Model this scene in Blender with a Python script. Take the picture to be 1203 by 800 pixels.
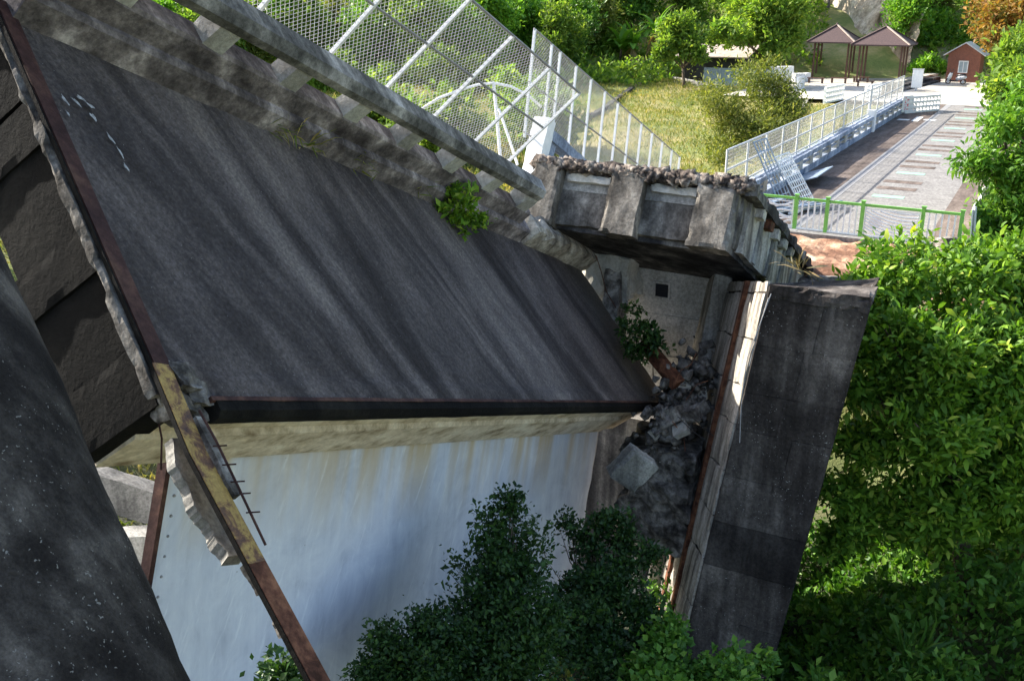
import bpy, math, random
import numpy as np
from mathutils import Vector, Matrix

for o in list(bpy.data.objects): bpy.data.objects.remove(o)
scene = bpy.context.scene
COL = scene.collection
R = math.radians

# ------------------------------------------------------------------ camera, sky, sun, exposure
FPX, CAMH = 1150.0, 7.0                     # focal length in photo pixels, eye height above the road
PITCH = math.atan(395/1150)
cd = bpy.data.cameras.new('camera'); cam = bpy.data.objects.new('camera', cd); COL.objects.link(cam)
cam.location = (0, 0, CAMH); cam.rotation_euler = (math.pi/2-PITCH, 0, 0)
cd.sensor_width = 36; cd.sensor_fit = 'HORIZONTAL'; cd.lens = 36*FPX/1203
cd.clip_start = .1; cd.clip_end = 6000
scene.camera = cam

SUN = Vector((-.70, .44, .56)).normalized()     # towards the sun
world = bpy.data.worlds.new('World'); scene.world = world; world.use_nodes = True
wn = world.node_tree.nodes; wl = world.node_tree.links
sky = wn.new('ShaderNodeTexSky'); sky.sky_type = 'NISHITA'; sky.sun_disc = False
sky.sun_elevation = math.asin(SUN.z); sky.sun_rotation = math.atan2(SUN.x, SUN.y)
sky.air_density = 1.0; sky.dust_density = 2.5; sky.ozone_density = 1.2
wl.new(sky.outputs[0], wn['Background'].inputs[0]); wn['Background'].inputs[1].default_value = .14
sd = bpy.data.lights.new('sun', 'SUN'); sun = bpy.data.objects.new('sun', sd); COL.objects.link(sun)
sd.energy = 4.8; sd.angle = R(.5); sd.color = (1, .95, .86)
sun.rotation_euler = (-SUN).to_track_quat('-Z', 'Y').to_euler(); sun.location = (-20, 10, 40)
vs = scene.view_settings
vs.view_transform = 'Standard'; vs.look = 'None'; vs.gamma = 1; vs.use_curve_mapping = False
vs.exposure = 1.5

# ------------------------------------------------------------------ helpers
rng = np.random.default_rng(7)
A3 = lambda *a: np.array(a, float)
CAM = A3(0, 0, CAMH)
cRt, cFw, cUp = A3(1, 0, 0), A3(0, math.cos(PITCH), -math.sin(PITCH)), A3(0, math.sin(PITCH), math.cos(PITCH))
def at(x, y, d):                      # survey: a point seen at photo pixel x,y whose distance along the view axis is d
    return CAM + (cRt*(x-601.5)/FPX + cUp*(400-y)/FPX + cFw)*d
def atz(x, y, z):
    r = cRt*(x-601.5)/FPX + cUp*(400-y)/FPX + cFw
    return CAM + r*(z-CAMH)/r[2]
def unit(v): v = np.asarray(v, float); return v/np.linalg.norm(v)

def vnoise(p, seed=0):
    p = np.asarray(p, float); i = np.floor(p).astype(np.int64); f = p-i; f = f*f*(3-2*f)
    out = np.zeros(len(p))
    for c in range(8):
        o = np.array([c & 1, (c >> 1) & 1, (c >> 2) & 1]); q = i+o
        h = (q[:, 0]*374761393+q[:, 1]*668265263+q[:, 2]*2147483647+seed*974711) & 0x7fffffff
        h = ((h ^ (h >> 13))*1274126177) & 0x7fffffff
        h = (h ^ (h >> 16)) & 0xffff
        w = np.prod(np.where(o, f, 1-f), axis=1)
        out += w*(h/32767.5-1)
    return out
def fnoise(p, seed=0, oct=3):
    s = 0; a = 1
    for k in range(oct): s = s+a*vnoise(np.asarray(p)*2**k, seed+k); a *= .5
    return s

def tag(o, label=None, cat=None, group=None, kind=None):
    if label: o['label'] = label
    if cat: o['category'] = cat
    if group: o['group'] = group
    if kind: o['kind'] = kind
    return o
def adopt(o, parent):
    if parent is None: return o
    o.parent = parent
    o.matrix_parent_inverse = Matrix.Translation(parent.location) .inverted() if parent.type == 'EMPTY' and parent.parent is None else Matrix.Identity(4)
    return o
def mobj(name, V, F, mat, parent=None, smooth=False):
    me = bpy.data.meshes.new(name); V = np.asarray(V, float)
    if isinstance(F, np.ndarray):
        n, k = F.shape
        me.vertices.add(len(V)); me.vertices.foreach_set('co', V.astype(np.float32).ravel())
        me.loops.add(n*k); me.loops.foreach_set('vertex_index', F.astype(np.int32).ravel())
        me.polygons.add(n); me.polygons.foreach_set('loop_start', np.arange(0, n*k, k, dtype=np.int32))
        me.update(calc_edges=True)
    else:
        me.from_pydata([tuple(v) for v in V], [], [tuple(f) for f in F]); me.update()
    if smooth: me.polygons.foreach_set('use_smooth', np.ones(len(me.polygons), bool))
    me.materials.append(mat)
    o = bpy.data.objects.new(name, me); COL.objects.link(o)
    return adopt(o, parent)
def empty(name, loc=(0, 0, 0)):
    o = bpy.data.objects.new(name, None); COL.objects.link(o); o.location = tuple(loc); o.empty_display_size = .2
    return o
class MB:
    def __init__(s): s.V = []; s.F = []
    def add(s, V, F):
        b = len(s.V); s.V += [tuple(map(float, v)) for v in V]; s.F += [tuple(int(i)+b for i in f) for f in F]
    def hexa(s, P): s.add(P, [(0, 2, 3, 1), (4, 5, 7, 6), (0, 1, 5, 4), (2, 6, 7, 3), (0, 4, 6, 2), (1, 3, 7, 5)]); return s
    def box(s, fm, a, b, c):
        s.hexa([fm(x, y, z) for z in c for y in b for x in a]); return s
    def bar(s, p, q, w, h=None, up=(0, 0, 1)):
        p, q = A3(*p), A3(*q); d = unit(q-p); up = A3(*up)
        if abs(d@up) > .95: up = A3(1, .2, 0)
        x = unit(np.cross(d, up)); y = np.cross(x, d); h = h or w
        s.hexa([e+x*i*w/2+y*j*h/2 for e in (p, q) for j in (-1, 1) for i in (-1, 1)]); return s
    def tube(s, pts, rad, n=8, cap=True):
        pts = [A3(*p) for p in pts]; m = len(pts)
        if np.isscalar(rad): rad = [rad]*m
        V = []; ref = A3(.3, .2, 1)
        for i in range(m):
            d = unit(pts[min(i+1, m-1)]-pts[max(i-1, 0)])
            x = np.cross(d, ref)
            if np.linalg.norm(x) < .1: x = np.cross(d, A3(1, 0, 0))
            x = unit(x); y = np.cross(d, x)
            V += [pts[i]+rad[i]*(x*math.cos(2*math.pi*k/n)+y*math.sin(2*math.pi*k/n)) for k in range(n)]
        F = [(i*n+k, i*n+(k+1) % n, (i+1)*n+(k+1) % n, (i+1)*n+k) for i in range(m-1) for k in range(n)]
        if cap: F += [tuple(range(n-1, -1, -1)), tuple((m-1)*n+k for k in range(n))]
        s.add(V, F); return s
    def build(s, name, mat, parent=None, smooth=False): return mobj(name, s.V, s.F, mat, parent, smooth)

XYZ = lambda x, y, z: A3(x, y, z)
def frame(o, x, y, z):
    o, x, y, z = map(lambda v: np.asarray(v, float), (o, x, y, z))
    return lambda a, b, c: o+x*a+y*b+z*c
def rough(name, fm, a, b, c, mat, parent=None, cell=.25, amp=.012, chip=.05, seed=1, freq=1.7, cut=None):
    """box in the frame fm with an uneven, chipped surface"""
    rg = (a, b, c)
    P0 = fm(a[0], b[0], c[0])
    L = [np.linalg.norm(fm(a[1], b[0], c[0])-P0), np.linalg.norm(fm(a[0], b[1], c[0])-P0), np.linalg.norm(fm(a[0], b[0], c[1])-P0)]
    n = [int(min(160, max(1, round(l/cell)))) for l in L]
    idx = {}; pts = []; F = []
    def vid(t):
        if t not in idx: idx[t] = len(pts); pts.append(t)
        return idx[t]
    for ax in range(3):
        u, v = (ax+1) % 3, (ax+2) % 3
        for side in (0, n[ax]):
            for i in range(n[u]):
                for j in range(n[v]):
                    q = []
                    for di, dj in ((0, 0), (1, 0), (1, 1), (0, 1)):
                        t = [0, 0, 0]; t[ax] = side; t[u] = i+di; t[v] = j+dj; q.append(vid(tuple(t)))
                    F.append(tuple(q) if side else tuple(q[::-1]))
    T = np.array(pts)/np.array(n)
    prm = [rg[k][0]+(rg[k][1]-rg[k][0])*T[:, k] for k in range(3)]
    if cut is not None: prm = cut(T, prm)
    fv = lambda q: fm(q[0][:, None], q[1][:, None], q[2][:, None])
    V = V0 = fv(prm)
    ext = ((T < 1e-6) | (T > 1-1e-6)).sum(1)
    N = np.stack([fnoise(V*freq, seed+10*k) for k in range(3)], 1)
    V = V+N*amp
    e = ext >= 2
    if chip:
        k = np.clip(fnoise(V*3.1, seed+77)*.9+.15, 0, 1)*chip
        # move towards the middle of the short axes only
        d = np.zeros_like(V)
        for ax in range(3):
            m = (T[:, ax] < 1e-6) | (T[:, ax] > 1-1e-6)
            lo = [x.copy() for x in prm]; sgn = np.where(T[:, ax] < .5, 1, -1)
            lo[ax] = lo[ax]+sgn*.01*np.sign(rg[ax][1]-rg[ax][0])
            dv = fv(lo)-V0
            dv /= np.maximum(np.linalg.norm(dv, axis=1, keepdims=True), 1e-9)
            d += np.where(m[:, None], dv, 0)
        V = V+d*(k*e)[:, None]
    return mobj(name, V, F, mat, parent)

# ------------------------------------------------------------------ materials
MATS = {}
class NT:
    def __init__(s, name):
        s.m = bpy.data.materials.new(name); s.m.use_nodes = True; s.t = s.m.node_tree; s.n = s.t.nodes
        s.b = s.n['Principled BSDF']; s.out = s.n['Material Output']; MATS[name] = s.m
        s.tc = s.n.new('ShaderNodeTexCoord')
    def link(s, a, b): s.t.links.new(a, b)
    def val(s, sock, v):
        if hasattr(v, 'is_output') or isinstance(v, bpy.types.NodeSocket): s.link(v, sock)
        else: sock.default_value = v
    def math(s, op, a, b=0, clamp=False):
        n = s.n.new('ShaderNodeMath'); n.operation = op; n.use_clamp = clamp; s.val(n.inputs[0], a); s.val(n.inputs[1], b); return n.outputs[0]
    def vmath(s, op, a, b=(0, 0, 0), k=None):
        n = s.n.new('ShaderNodeVectorMath'); n.operation = op; s.val(n.inputs[0], a)
        if op != 'SCALE': s.val(n.inputs[1], b)
        if k is not None: s.val(n.inputs[3], k)
        return n.outputs['Value'] if op in ('DOT_PRODUCT', 'LENGTH') else n.outputs['Vector']
    def noise(s, vec, scale=1, detail=4, rough=.55, dist=0):
        n = s.n.new('ShaderNodeTexNoise'); s.link(vec, n.inputs['Vector']); n.inputs['Scale'].default_value = scale
        n.inputs['Detail'].default_value = detail; n.inputs['Roughness'].default_value = rough; n.inputs['Distortion'].default_value = dist
        return n.outputs[0]
    def voro(s, vec, scale, feature='F1'):
        n = s.n.new('ShaderNodeTexVoronoi'); s.link(vec, n.inputs['Vector']); n.inputs['Scale'].default_value = scale; n.feature = feature
        return n.outputs['Distance'], n.outputs['Color'] if 'Color' in n.outputs else None
    def ramp(s, f, stops, interp='LINEAR'):
        n = s.n.new('ShaderNodeValToRGB'); n.color_ramp.interpolation = interp; e = n.color_ramp.elements
        while len(e) < len(stops): e.new(.5)
        for k, (p, c) in enumerate(stops):
            e[k].position = p; e[k].color = (*c, 1) if not np.isscalar(c) else (c, c, c, 1)
        s.link(f, n.inputs[0]); return n.outputs[0]
    def mix(s, f, a, b, mode='MIX'):
        n = s.n.new('ShaderNodeMix'); n.data_type = 'RGBA'; n.blend_type = mode
        s.val(n.inputs['Factor'], f)
        for i, v in ((6, a), (7, b)):
            if isinstance(v, tuple): n.inputs[i].default_value = (*v, 1)
            else: s.link(v, n.inputs[i])
        return n.outputs[2]
    def along(s, g, k1, k2):          # coordinate stretched along direction g (streaks run along g)
        p = s.tc.outputs['Object']; g = tuple(unit(g))
        d = s.math('MULTIPLY', s.vmath('DOT_PRODUCT', p, g), k2-k1)
        n = s.n.new('ShaderNodeCombineXYZ')
        for i in range(3): s.link(s.math('MULTIPLY', d, g[i]), n.inputs[i])
        return s.vmath('ADD', s.vmath('SCALE', p, k=k1), n.outputs[0])
    def bump(s, h, strength=.4, dist=.02):
        n = s.n.new('ShaderNodeBump'); n.inputs['Strength'].default_value = strength; n.inputs['Distance'].default_value = dist
        s.link(h, n.inputs['Height']); s.link(n.outputs[0], s.b.inputs['Normal'])
    def col(s, c): s.val(s.b.inputs['Base Color'], (*c, 1) if isinstance(c, tuple) else c); return s
    def rough(s, v): s.val(s.b.inputs['Roughness'], v); return s

def concrete(name, stops, g=(0, 0, 1), k1=1.6, k2=.12, ws=.6, wb=.5, grain=.35, spots=None, bs=.5, blot=.55, gs=13, tint=None, rough=.92, con=1.9, ovar=0):
    t = NT(name); p = t.tc.outputs['Object']
    b = t.noise(p, blot, 6, .6, .3); s = t.noise(t.along(g, k1, k2), 1, 5, .6)
    f = t.math('ADD', t.math('MULTIPLY', b, wb), t.math('MULTIPLY', s, ws))
    f = t.math('SUBTRACT', f, (wb+ws-1)/2)
    f = t.math('ADD', t.math('MULTIPLY', t.math('SUBTRACT', f, .5), con), .5)
    c = t.ramp(f, stops)
    if ovar:
        oi = t.n.new('ShaderNodeObjectInfo'); k = t.math('ADD', t.math('MULTIPLY', oi.outputs['Random'], ovar), 1-ovar*.5); cb = t.n.new('ShaderNodeCombineColor')
        for i in range(3): t.link(k, cb.inputs[i])
        c = t.mix(1, c, cb.outputs[0], 'MULTIPLY')
    gr = t.noise(p, gs, 6, .78)
    c = t.mix(1, c, t.ramp(gr, [(.36, 1-grain), (.5, 1.), (.64, 1+grain)]), 'MULTIPLY')
    if tint:
        c = t.mix(t.math('MULTIPLY', t.ramp(t.noise(p, tint[1], 4, .6), [(.52, 0.), (.7, 1.)]), tint[2]), c, tint[0])
    if spots:
        wob = t.n.new('ShaderNodeTexNoise'); t.link(p, wob.inputs['Vector']); wob.inputs['Scale'].default_value = 22
        pw_ = t.vmath('ADD', p, t.vmath('SCALE', wob.outputs['Color'], k=.10))
        d, _ = t.voro(pw_, spots[1]); th = t.math('MULTIPLY', t.math('SUBTRACT', t.noise(p, 1.3, 4, .7), .28), spots[2]*1.5)
        c = t.mix(t.ramp(t.math('SUBTRACT', th, d), [(.0, 0.), (.06, 1.)]), c, spots[0])
    t.col(c); t.rough(rough); t.b.inputs['Specular IOR Level'].default_value = .12
    t.bump(t.math('ADD', gr, t.noise(p, 6, 5, .6)), bs, .03)
    return t.m
def plain(name, c, r=.6, var=.12, metal=0, sc=6, bs=.1):
    t = NT(name); p = t.tc.outputs['Object']
    n = t.noise(p, sc, 5, .65)
    t.col(t.mix(1, c, t.ramp(n, [(.3, 1-var*1.6), (.7, 1+var*.6)]), 'MULTIPLY')); t.rough(r)
    t.b.inputs['Metallic'].default_value = metal; t.bump(n, bs, .01)
    return t.m
def leafmat(name, stops, trans=.35, var=.35, gloss=.45):
    t = NT(name); g = t.n.new('ShaderNodeNewGeometry'); oi = t.n.new('ShaderNodeObjectInfo')
    c = t.ramp(g.outputs['Random Per Island'], stops)
    f = t.math('ADD', t.math('MULTIPLY', oi.outputs['Random'], var), 1-var*.55)
    sc = t.n.new('ShaderNodeCombineColor')
    for i in range(3): t.link(f, sc.inputs[i])
    c = t.mix(1, c, sc.outputs[0], 'MULTIPLY')
    big = t.noise(t.tc.outputs['Object'], .55, 3, .6)
    c = t.mix(1, c, t.ramp(big, [(.3, (.72, .8, .7)), (.7, (1.25, 1.15, .9))]), 'MULTIPLY')
    t.col(c); t.rough(gloss); t.b.inputs['Specular IOR Level'].default_value = .28
    tr = t.n.new('ShaderNodeBsdfTranslucent'); t.link(t.mix(1, c, (1.25, 1.3, .55), 'MULTIPLY'), tr.inputs[0])
    mx = t.n.new('ShaderNodeMixShader'); mx.inputs[0].default_value = trans
    t.link(t.b.outputs[0], mx.inputs[1]); t.link(tr.outputs[0], mx.inputs[2]); t.link(mx.outputs[0], t.out.inputs[0])
    return t.m

# ------------------------------------------------------------------ survey: the fallen span, the raised deck end and the road
SA, SB, SC = at(22, 27, 11.6), at(221, 479, 10.5), at(785, 476, 27)
NRM = unit(np.cross(SC-SB, SA-SB))
_r = cRt*(684-601.5)/FPX+cUp*(400-318)/FPX+cFw
SD = CAM+_r*(((SA-CAM)@NRM)/(_r@NRM))
LEN, WID = 18.3, 5.1
def S(s, t, n=0):                     # fallen span: s along it, t across it (0 at the parapet), n off its surface
    a, b = s/LEN, t/WID
    return (SA*(1-a)+SD*a)*(1-b)+(SB*(1-a)+SC*a)*b+NRM*n
E1 = unit(SC-SB); GD = unit(A3(0, 0, -1)+NRM*NRM[2])        # water runs down the tilted deck along GD
U, Vv = A3(.479, .878, 0), A3(.878, -.479, 0)
U = unit(U); Vv = unit(Vv)
O = atz(975, 235, 0)
EZ = A3(0, 0, 1)
def W(u, v, z=0): return O+U*u+Vv*v+EZ*z              # standing road: u along, v to the right
SL = R(-26); FT = A3(.66, 25.12, 3.22)
f1 = U*math.cos(SL)+A3(0, 0, math.sin(SL)); f2 = unit(A3(.878, -.479, -.03)); f3 = np.cross(f2, f1)
f3 = f3 if f3[2] > 0 else -f3
FW = 5.55
def Q(s, t, n=0): return FT+f1*s+f2*t+f3*n                   # raised deck end: s away, t across, n up

M_asphalt = None
def mk_deck():
    t = NT('tilted_asphalt'); p = t.tc.outputs['Object']
    s1 = t.noise(t.along(GD, .72, .12), 1, 6, .6, 1.1); s2 = t.noise(t.along(GD, 2.4, .5), 1, 4, .6, .8)
    b = t.noise(p, .35, 5, .6)
    f = t.math('ADD', t.math('ADD', t.math('MULTIPLY', s1, .68), t.math('MULTIPLY', s2, .12)), t.math('MULTIPLY', b, .3))
    f = t.math('SUBTRACT', f, .045)
    c = t.ramp(f, [(.36, (.028, .023, .022)), (.45, (.056, .047, .045)), (.53, (.105, .088, .082)), (.63, (.18, .152, .135))])
    g = t.noise(p, 16, 6, .8)
    c = t.mix(1, c, t.ramp(g, [(.36, .6), (.5, .97), (.64, 1.5)]), 'MULTIPLY')
    # pale worn band near the far end of the span
    sl = t.vmath('DOT_PRODUCT', t.vmath('SUBTRACT', p, tuple(SD)), tuple(unit(SC-SB)))
    w = t.ramp(t.math('MULTIPLY_ADD', sl, .35) if False else t.math('ADD', t.math('MULTIPLY', t.math('ADD', sl, 1.1), .34), t.math('MULTIPLY', b, .5)), [(.15, 0.), (.55, 1.)])
    c = t.mix(t.math('MULTIPLY', w, .75), c, t.mix(1, (.17, .145, .115), t.ramp(g, [(.36, .7), (.64, 1.3)]), 'MULTIPLY'))
    # a streak of spilled white paint specks
    d, _ = t.voro(p, 9); c = t.mix(t.ramp(t.math('SUBTRACT', .055, d), [(0, 0.), (.02, 1.)]), c, (.34, .33, .32))
    t.col(c); t.rough(.93); t.b.inputs['Specular IOR Level'].default_value = .2; t.bump(t.math('ADD', g, t.noise(p, 9, 5, .6)), .55, .03)
    return t.m
M_asphalt = mk_deck()
M_dark = concrete('weathered_dark_concrete', [(.32, (.018, .017, .018)), (.48, (.042, .040, .041)), (.6, (.085, .08, .078)), (.75, (.19, .18, .165))], ws=.65, wb=.5)
M_pillar = concrete('speckled_black_concrete', [(.28, (.010, .0085, .008)), (.46, (.023, .020, .018)), (.6, (.050, .044, .039)), (.8, (.13, .115, .10))], k1=2.6, k2=.35, ws=.6, wb=.55, spots=((.22, .21, .19), 19, .38), gs=40, bs=.6)
M_parapet = concrete('mossy_parapet_concrete', [(.22, (.036, .030, .031)), (.42, (.095, .082, .083)), (.58, (.19, .165, .165)), (.76, (.42, .375, .37))], g=GD, k1=2.6, k2=.5, ws=.6, wb=.5, bs=.3, blot=1.3, con=1.7)
M_grey = concrete('bare_grey_concrete', [(.3, (.10, .096, .088)), (.5, (.22, .21, .19)), (.7, (.36, .345, .31))], ws=.6, bs=.5)
M_pale = concrete('pale_concrete', [(.3, (.26, .245, .215)), (.5, (.40, .38, .33)), (.7, (.54, .51, .45))], ws=.5, grain=.22)
M_cream = concrete('cream_stained_concrete', [(.2, (.26, .20, .13)), (.42, (.53, .44, .33)), (.6, (.68, .58, .46)), (.78, (.76, .68, .56))], g=unit(GD+.6*E1), k1=3.2, k2=.25, ws=.8, wb=.3, grain=.15, bs=.25)
M_soff = concrete('shade_black_concrete', [(.25, (.003, .003, .003)), (.5, (.007, .0065, .006)), (.8, (.020, .018, .015))], ws=.5)  # near-black: the shade on the span's end face is put into the colour
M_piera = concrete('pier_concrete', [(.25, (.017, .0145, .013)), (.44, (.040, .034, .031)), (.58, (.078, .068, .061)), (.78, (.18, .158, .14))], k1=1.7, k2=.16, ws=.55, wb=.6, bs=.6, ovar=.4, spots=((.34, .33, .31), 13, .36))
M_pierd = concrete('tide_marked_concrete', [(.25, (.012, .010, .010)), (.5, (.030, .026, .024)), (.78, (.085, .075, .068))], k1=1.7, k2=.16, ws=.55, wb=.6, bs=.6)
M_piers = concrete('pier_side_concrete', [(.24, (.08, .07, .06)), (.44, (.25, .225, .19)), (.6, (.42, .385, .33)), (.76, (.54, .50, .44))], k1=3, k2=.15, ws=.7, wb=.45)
M_abut = concrete('abutment_concrete', [(.3, (.24, .22, .19)), (.5, (.40, .37, .325)), (.7, (.52, .48, .43))], k1=1.5, k2=.4, ws=.4, wb=.6, bs=.35)
M_rubble = concrete('rubble_concrete', [(.3, (.05, .045, .04)), (.5, (.15, .135, .12)), (.7, (.34, .32, .29))], ws=.3, wb=.8, blot=3, bs=.9)
M_rubdirt = concrete('broken_asphalt_rubble', [(.3, (.035, .028, .025)), (.5, (.13, .105, .09)), (.7, (.36, .31, .26))], ws=.3, wb=.8, blot=4, bs=1)
M_rust = concrete('brown_rusted_steel', [(.3, (.032, .016, .015)), (.5, (.055, .027, .023)), (.7, (.10, .052, .038))], ws=.5, wb=.6, blot=2, grain=.3, bs=.3, rough=.65)
M_rust2 = concrete('orange_rusted_steel', [(.3, (.05, .022, .014)), (.5, (.12, .05, .03)), (.7, (.22, .10, .055))], ws=.4, wb=.7, blot=4, grain=.3, bs=.3, rough=.8)
def mk_yellow():
    t = NT('rusted_steel_with_yellow_paint'); p = t.tc.outputs['Object']
    n = t.noise(p, 3.2, 6, .7, .6); c = t.ramp(n, [(.36, (.06, .027, .02)), (.46, (.16, .075, .03)), (.52, (.34, .21, .055)), (.66, (.44, .30, .08))])
    c = t.mix(1, c, t.ramp(t.noise(p, 30, 4, .7), [(.3, .65), (.7, 1.2)]), 'MULTIPLY')
    t.col(c); t.rough(.7); t.bump(n, .4, .02); return t.m
M_yellow = mk_yellow()
def mk_white():
    t = NT('white_painted_wall'); p = t.tc.outputs['Object']
    b = t.noise(p, .9, 9, .72, .8); s = t.noise(t.along((.1, .2, 1), 3.0, .3), 1, 8, .7, .3)
    c = t.ramp(t.math('ADD', t.math('MULTIPLY', b, .6), t.math('MULTIPLY', s, .4)), [(.36, (.46, .48, .54)), (.47, (.57, .59, .65)), (.56, (.64, .66, .71)), (.66, (.76, .77, .79))])
    # ochre rust water stains running down from the top edge of the wall
    rel = t.vmath('DOT_PRODUCT', t.vmath('SUBTRACT', p, tuple(WT)), tuple(-WN))
    st = t.noise(t.along((-.16, -.32, -.93), 1.3, .05), 1, 3, .5)
    m = t.math('MULTIPLY', t.ramp(rel, [(.0, 1.), (.25, .55), (.62, 0.)]) if False else t.ramp(t.math('DIVIDE', rel, 2.3), [(.0, 1.), (.35, .6), (.75, 0.)]), t.ramp(st, [(.42, 0.), (.60, 1.)]))
    c = t.mix(t.math('MULTIPLY', m, .85), c, (.52, .36, .14))
    d, _ = t.voro(p, 3); c = t.mix(t.ramp(t.math('SUBTRACT', .05, d), [(0, 0.), (.03, .7)]), c, (.2, .18, .17))
    scr = t.noise(t.along((.3, .5, .8), 7, .9), 1, 7, .75); c = t.mix(t.math('MULTIPLY', t.ramp(scr, [(.56, 0.), (.68, 1.)]), .45), c, (.86, .87, .88))
    t.col(c); t.rough(.75); t.bump(t.noise(p, 14, 5, .6), .12, .02); return t.m
WD = unit(A3(-.16, -.32, -.93))                       # the white wall's end edge runs down along WD
WT = S(1.4, 4.72, -1.5); WN = -WD
M_white = mk_white()
M_galv = plain('galvanised_steel', (.55, .56, .58), .45, .12, .3)
M_fwhite = plain('white_fence_paint', (.80, .80, .80), .5, .08)
M_fdark = plain('grey_fence_rail', (.30, .29, .29), .55, .25)
M_wire = plain('mesh_wire', (.45, .45, .44), .5, .15)
M_green = plain('green_railing_paint', (.20, .50, .09), .5, .15, bs=.05)
M_wpaint = plain('white_paint', (.82, .82, .80), .5, .08, bs=.05)
M_bluep = concrete('blue_grey_concrete', [(.3, (.14, .17, .22)), (.5, (.25, .29, .36)), (.7, (.40, .44, .50))], g=f3, k1=2, k2=.5, ws=.5, bs=.4)
M_bluesheet = plain('blue_grey_sheet_metal', (.28, .35, .44), .45, .2, .2)
M_brown = plain('brown_painted_timber', (.10, .045, .03), .6, .25)
M_redboard = plain('red_brown_boards', (.24, .085, .05), .6, .2)
M_window = plain('window_glass', (.35, .42, .45), .15, .1)
M_black = plain('black_plastic', (.02, .02, .022), .4, .1)
M_red = plain('red_print', (.75, .08, .12), .6, .05)
M_greenmark = plain('pale_green_road_paint', (.27, .50, .36), .7, .15, sc=3)
M_wmark = plain('white_road_paint', (.75, .75, .72), .7, .12, sc=3)
M_bark = concrete('bark', [(.3, (.05, .035, .022)), (.5, (.12, .09, .06)), (.7, (.22, .17, .12))], k1=6, k2=.8, bs=.8)
M_tile = plain('brown_shingle_roof', (.085, .05, .045), .7, .3, sc=9, bs=.3)
M_tarp = plain('tan_tarpaulin_roof', (.42, .34, .28), .8, .25, sc=2)
M_darkin = plain('dark_boards', (.03, .028, .025), .9, .2)
M_asph2 = concrete('road_pavers', [(.2, (.16, .15, .14)), (.5, (.21, .20, .188)), (.8, (.26, .248, .232))], g=Vv, k1=2.4, k2=1.6, ws=.5, wb=.5, blot=1.2, grain=.4, gs=9, bs=.3)
M_brownpave = concrete('red_brown_paving', [(.3, (.085, .066, .056)), (.5, (.13, .102, .086)), (.7, (.175, .14, .12))], g=U, k1=2.8, k2=.3, ws=.6, wb=.5, blot=1, gs=9, bs=.3)
M_line = plain('grey_line_paint', (.25, .245, .24), .8, .15)
M_plaza = concrete('plaza_concrete', [(.3, (.32, .29, .24)), (.5, (.45, .42, .36)), (.7, (.55, .51, .45))], ws=.3, wb=.7, blot=.25, bs=.2)
M_dirt = concrete('red_dirt', [(.3, (.16, .085, .055)), (.48, (.30, .17, .11)), (.62, (.42, .27, .18)), (.75, (.52, .40, .28))], ws=.3, wb=.8, blot=1.4, bs=.9, gs=14)
M_cliff = concrete('bare_cliff_soil', [(.3, (.24, .18, .12)), (.5, (.44, .36, .26)), (.7, (.62, .54, .42))], k1=.5, k2=.06, ws=.6, wb=.5, blot=.12, gs=3, bs=.9)
M_leaf = leafmat('broad_leaf', [(.0, (0.060, 0.135, 0.017)), (.5, (0.119, 0.239, 0.025)), (.85, (0.205, 0.352, 0.039)), (1., (0.366, 0.433, 0.070))], gloss=.55)
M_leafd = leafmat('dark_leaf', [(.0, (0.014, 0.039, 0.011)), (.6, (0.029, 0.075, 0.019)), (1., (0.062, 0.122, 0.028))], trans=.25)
M_leafg = leafmat('ground_cover_leaf', [(.0, (0.044, 0.117, 0.018)), (.6, (0.091, 0.216, 0.033)), (1., (0.192, 0.332, 0.055))], trans=.3)
M_leafh = leafmat('hillside_leaf', [(.0, (0.088, 0.168, 0.032)), (.5, (0.158, 0.272, 0.048)), (1., (0.298, 0.384, 0.080))], trans=.5, var=.6, gloss=.6)
M_leafy = leafmat('olive_leaf', [(.0, (0.108, 0.149, 0.039)), (.5, (0.189, 0.230, 0.052)), (1., (0.351, 0.351, 0.104))], trans=.35, gloss=.6)
M_leafb = leafmat('bright_leaf', [(.0, (0.078, 0.192, 0.024)), (.5, (0.130, 0.300, 0.036)), (1., (0.247, 0.408, 0.060))], trans=.4, gloss=.45)
M_leafo = leafmat('orange_leaf', [(.0, (.22, .10, .03)), (.5, (.36, .19, .05)), (.8, (.30, .26, .07)), (1., (.16, .20, .05))], trans=.35, gloss=.6)
M_grass = leafmat('grass_blade', [(.0, (0.125, 0.180, 0.036)), (.5, (0.213, 0.240, 0.054)), (.7, (0.350, 0.300, 0.110)), (1., (0.525, 0.420, 0.220))], trans=.3, gloss=.7)
M_straw = leafmat('dry_leaf', [(.0, (.25, .17, .09)), (.6, (.38, .27, .15)), (1., (.5, .4, .25))], trans=.2, gloss=.8)
def mk_ground():
    t = NT('grassy_ground'); p = t.tc.outputs['Object']
    n = t.noise(p, .16, 6, .6, .4); f = t.noise(p, 3, 5, .7)
    c = t.ramp(t.math('ADD', t.math('MULTIPLY', n, .75), t.math('MULTIPLY', f, .25)), [(.36, (.10, .15, .03)), (.46, (.18, .21, .055)), (.53, (.30, .27, .10)), (.62, (.42, .34, .18))])
    z = t.n.new('ShaderNodeSeparateXYZ'); t.link(p, z.inputs[0])
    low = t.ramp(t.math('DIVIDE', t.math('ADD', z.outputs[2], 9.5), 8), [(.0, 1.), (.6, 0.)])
    valley_dark = t.ramp(t.noise(p, .5, 5, .6), [(.35, (.03, .036, .018)), (.6, (.05, .055, .03)), (.75, (.085, .072, .05))])  # low ground darkened in the colour for valley shade and less green bounce
    c = t.mix(low, c, valley_dark)
    t.col(c); t.rough(.95); t.bump(t.math('ADD', f, t.noise(p, 12, 4, .7)), .7, .1); return t.m
M_ground = mk_ground()

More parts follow.
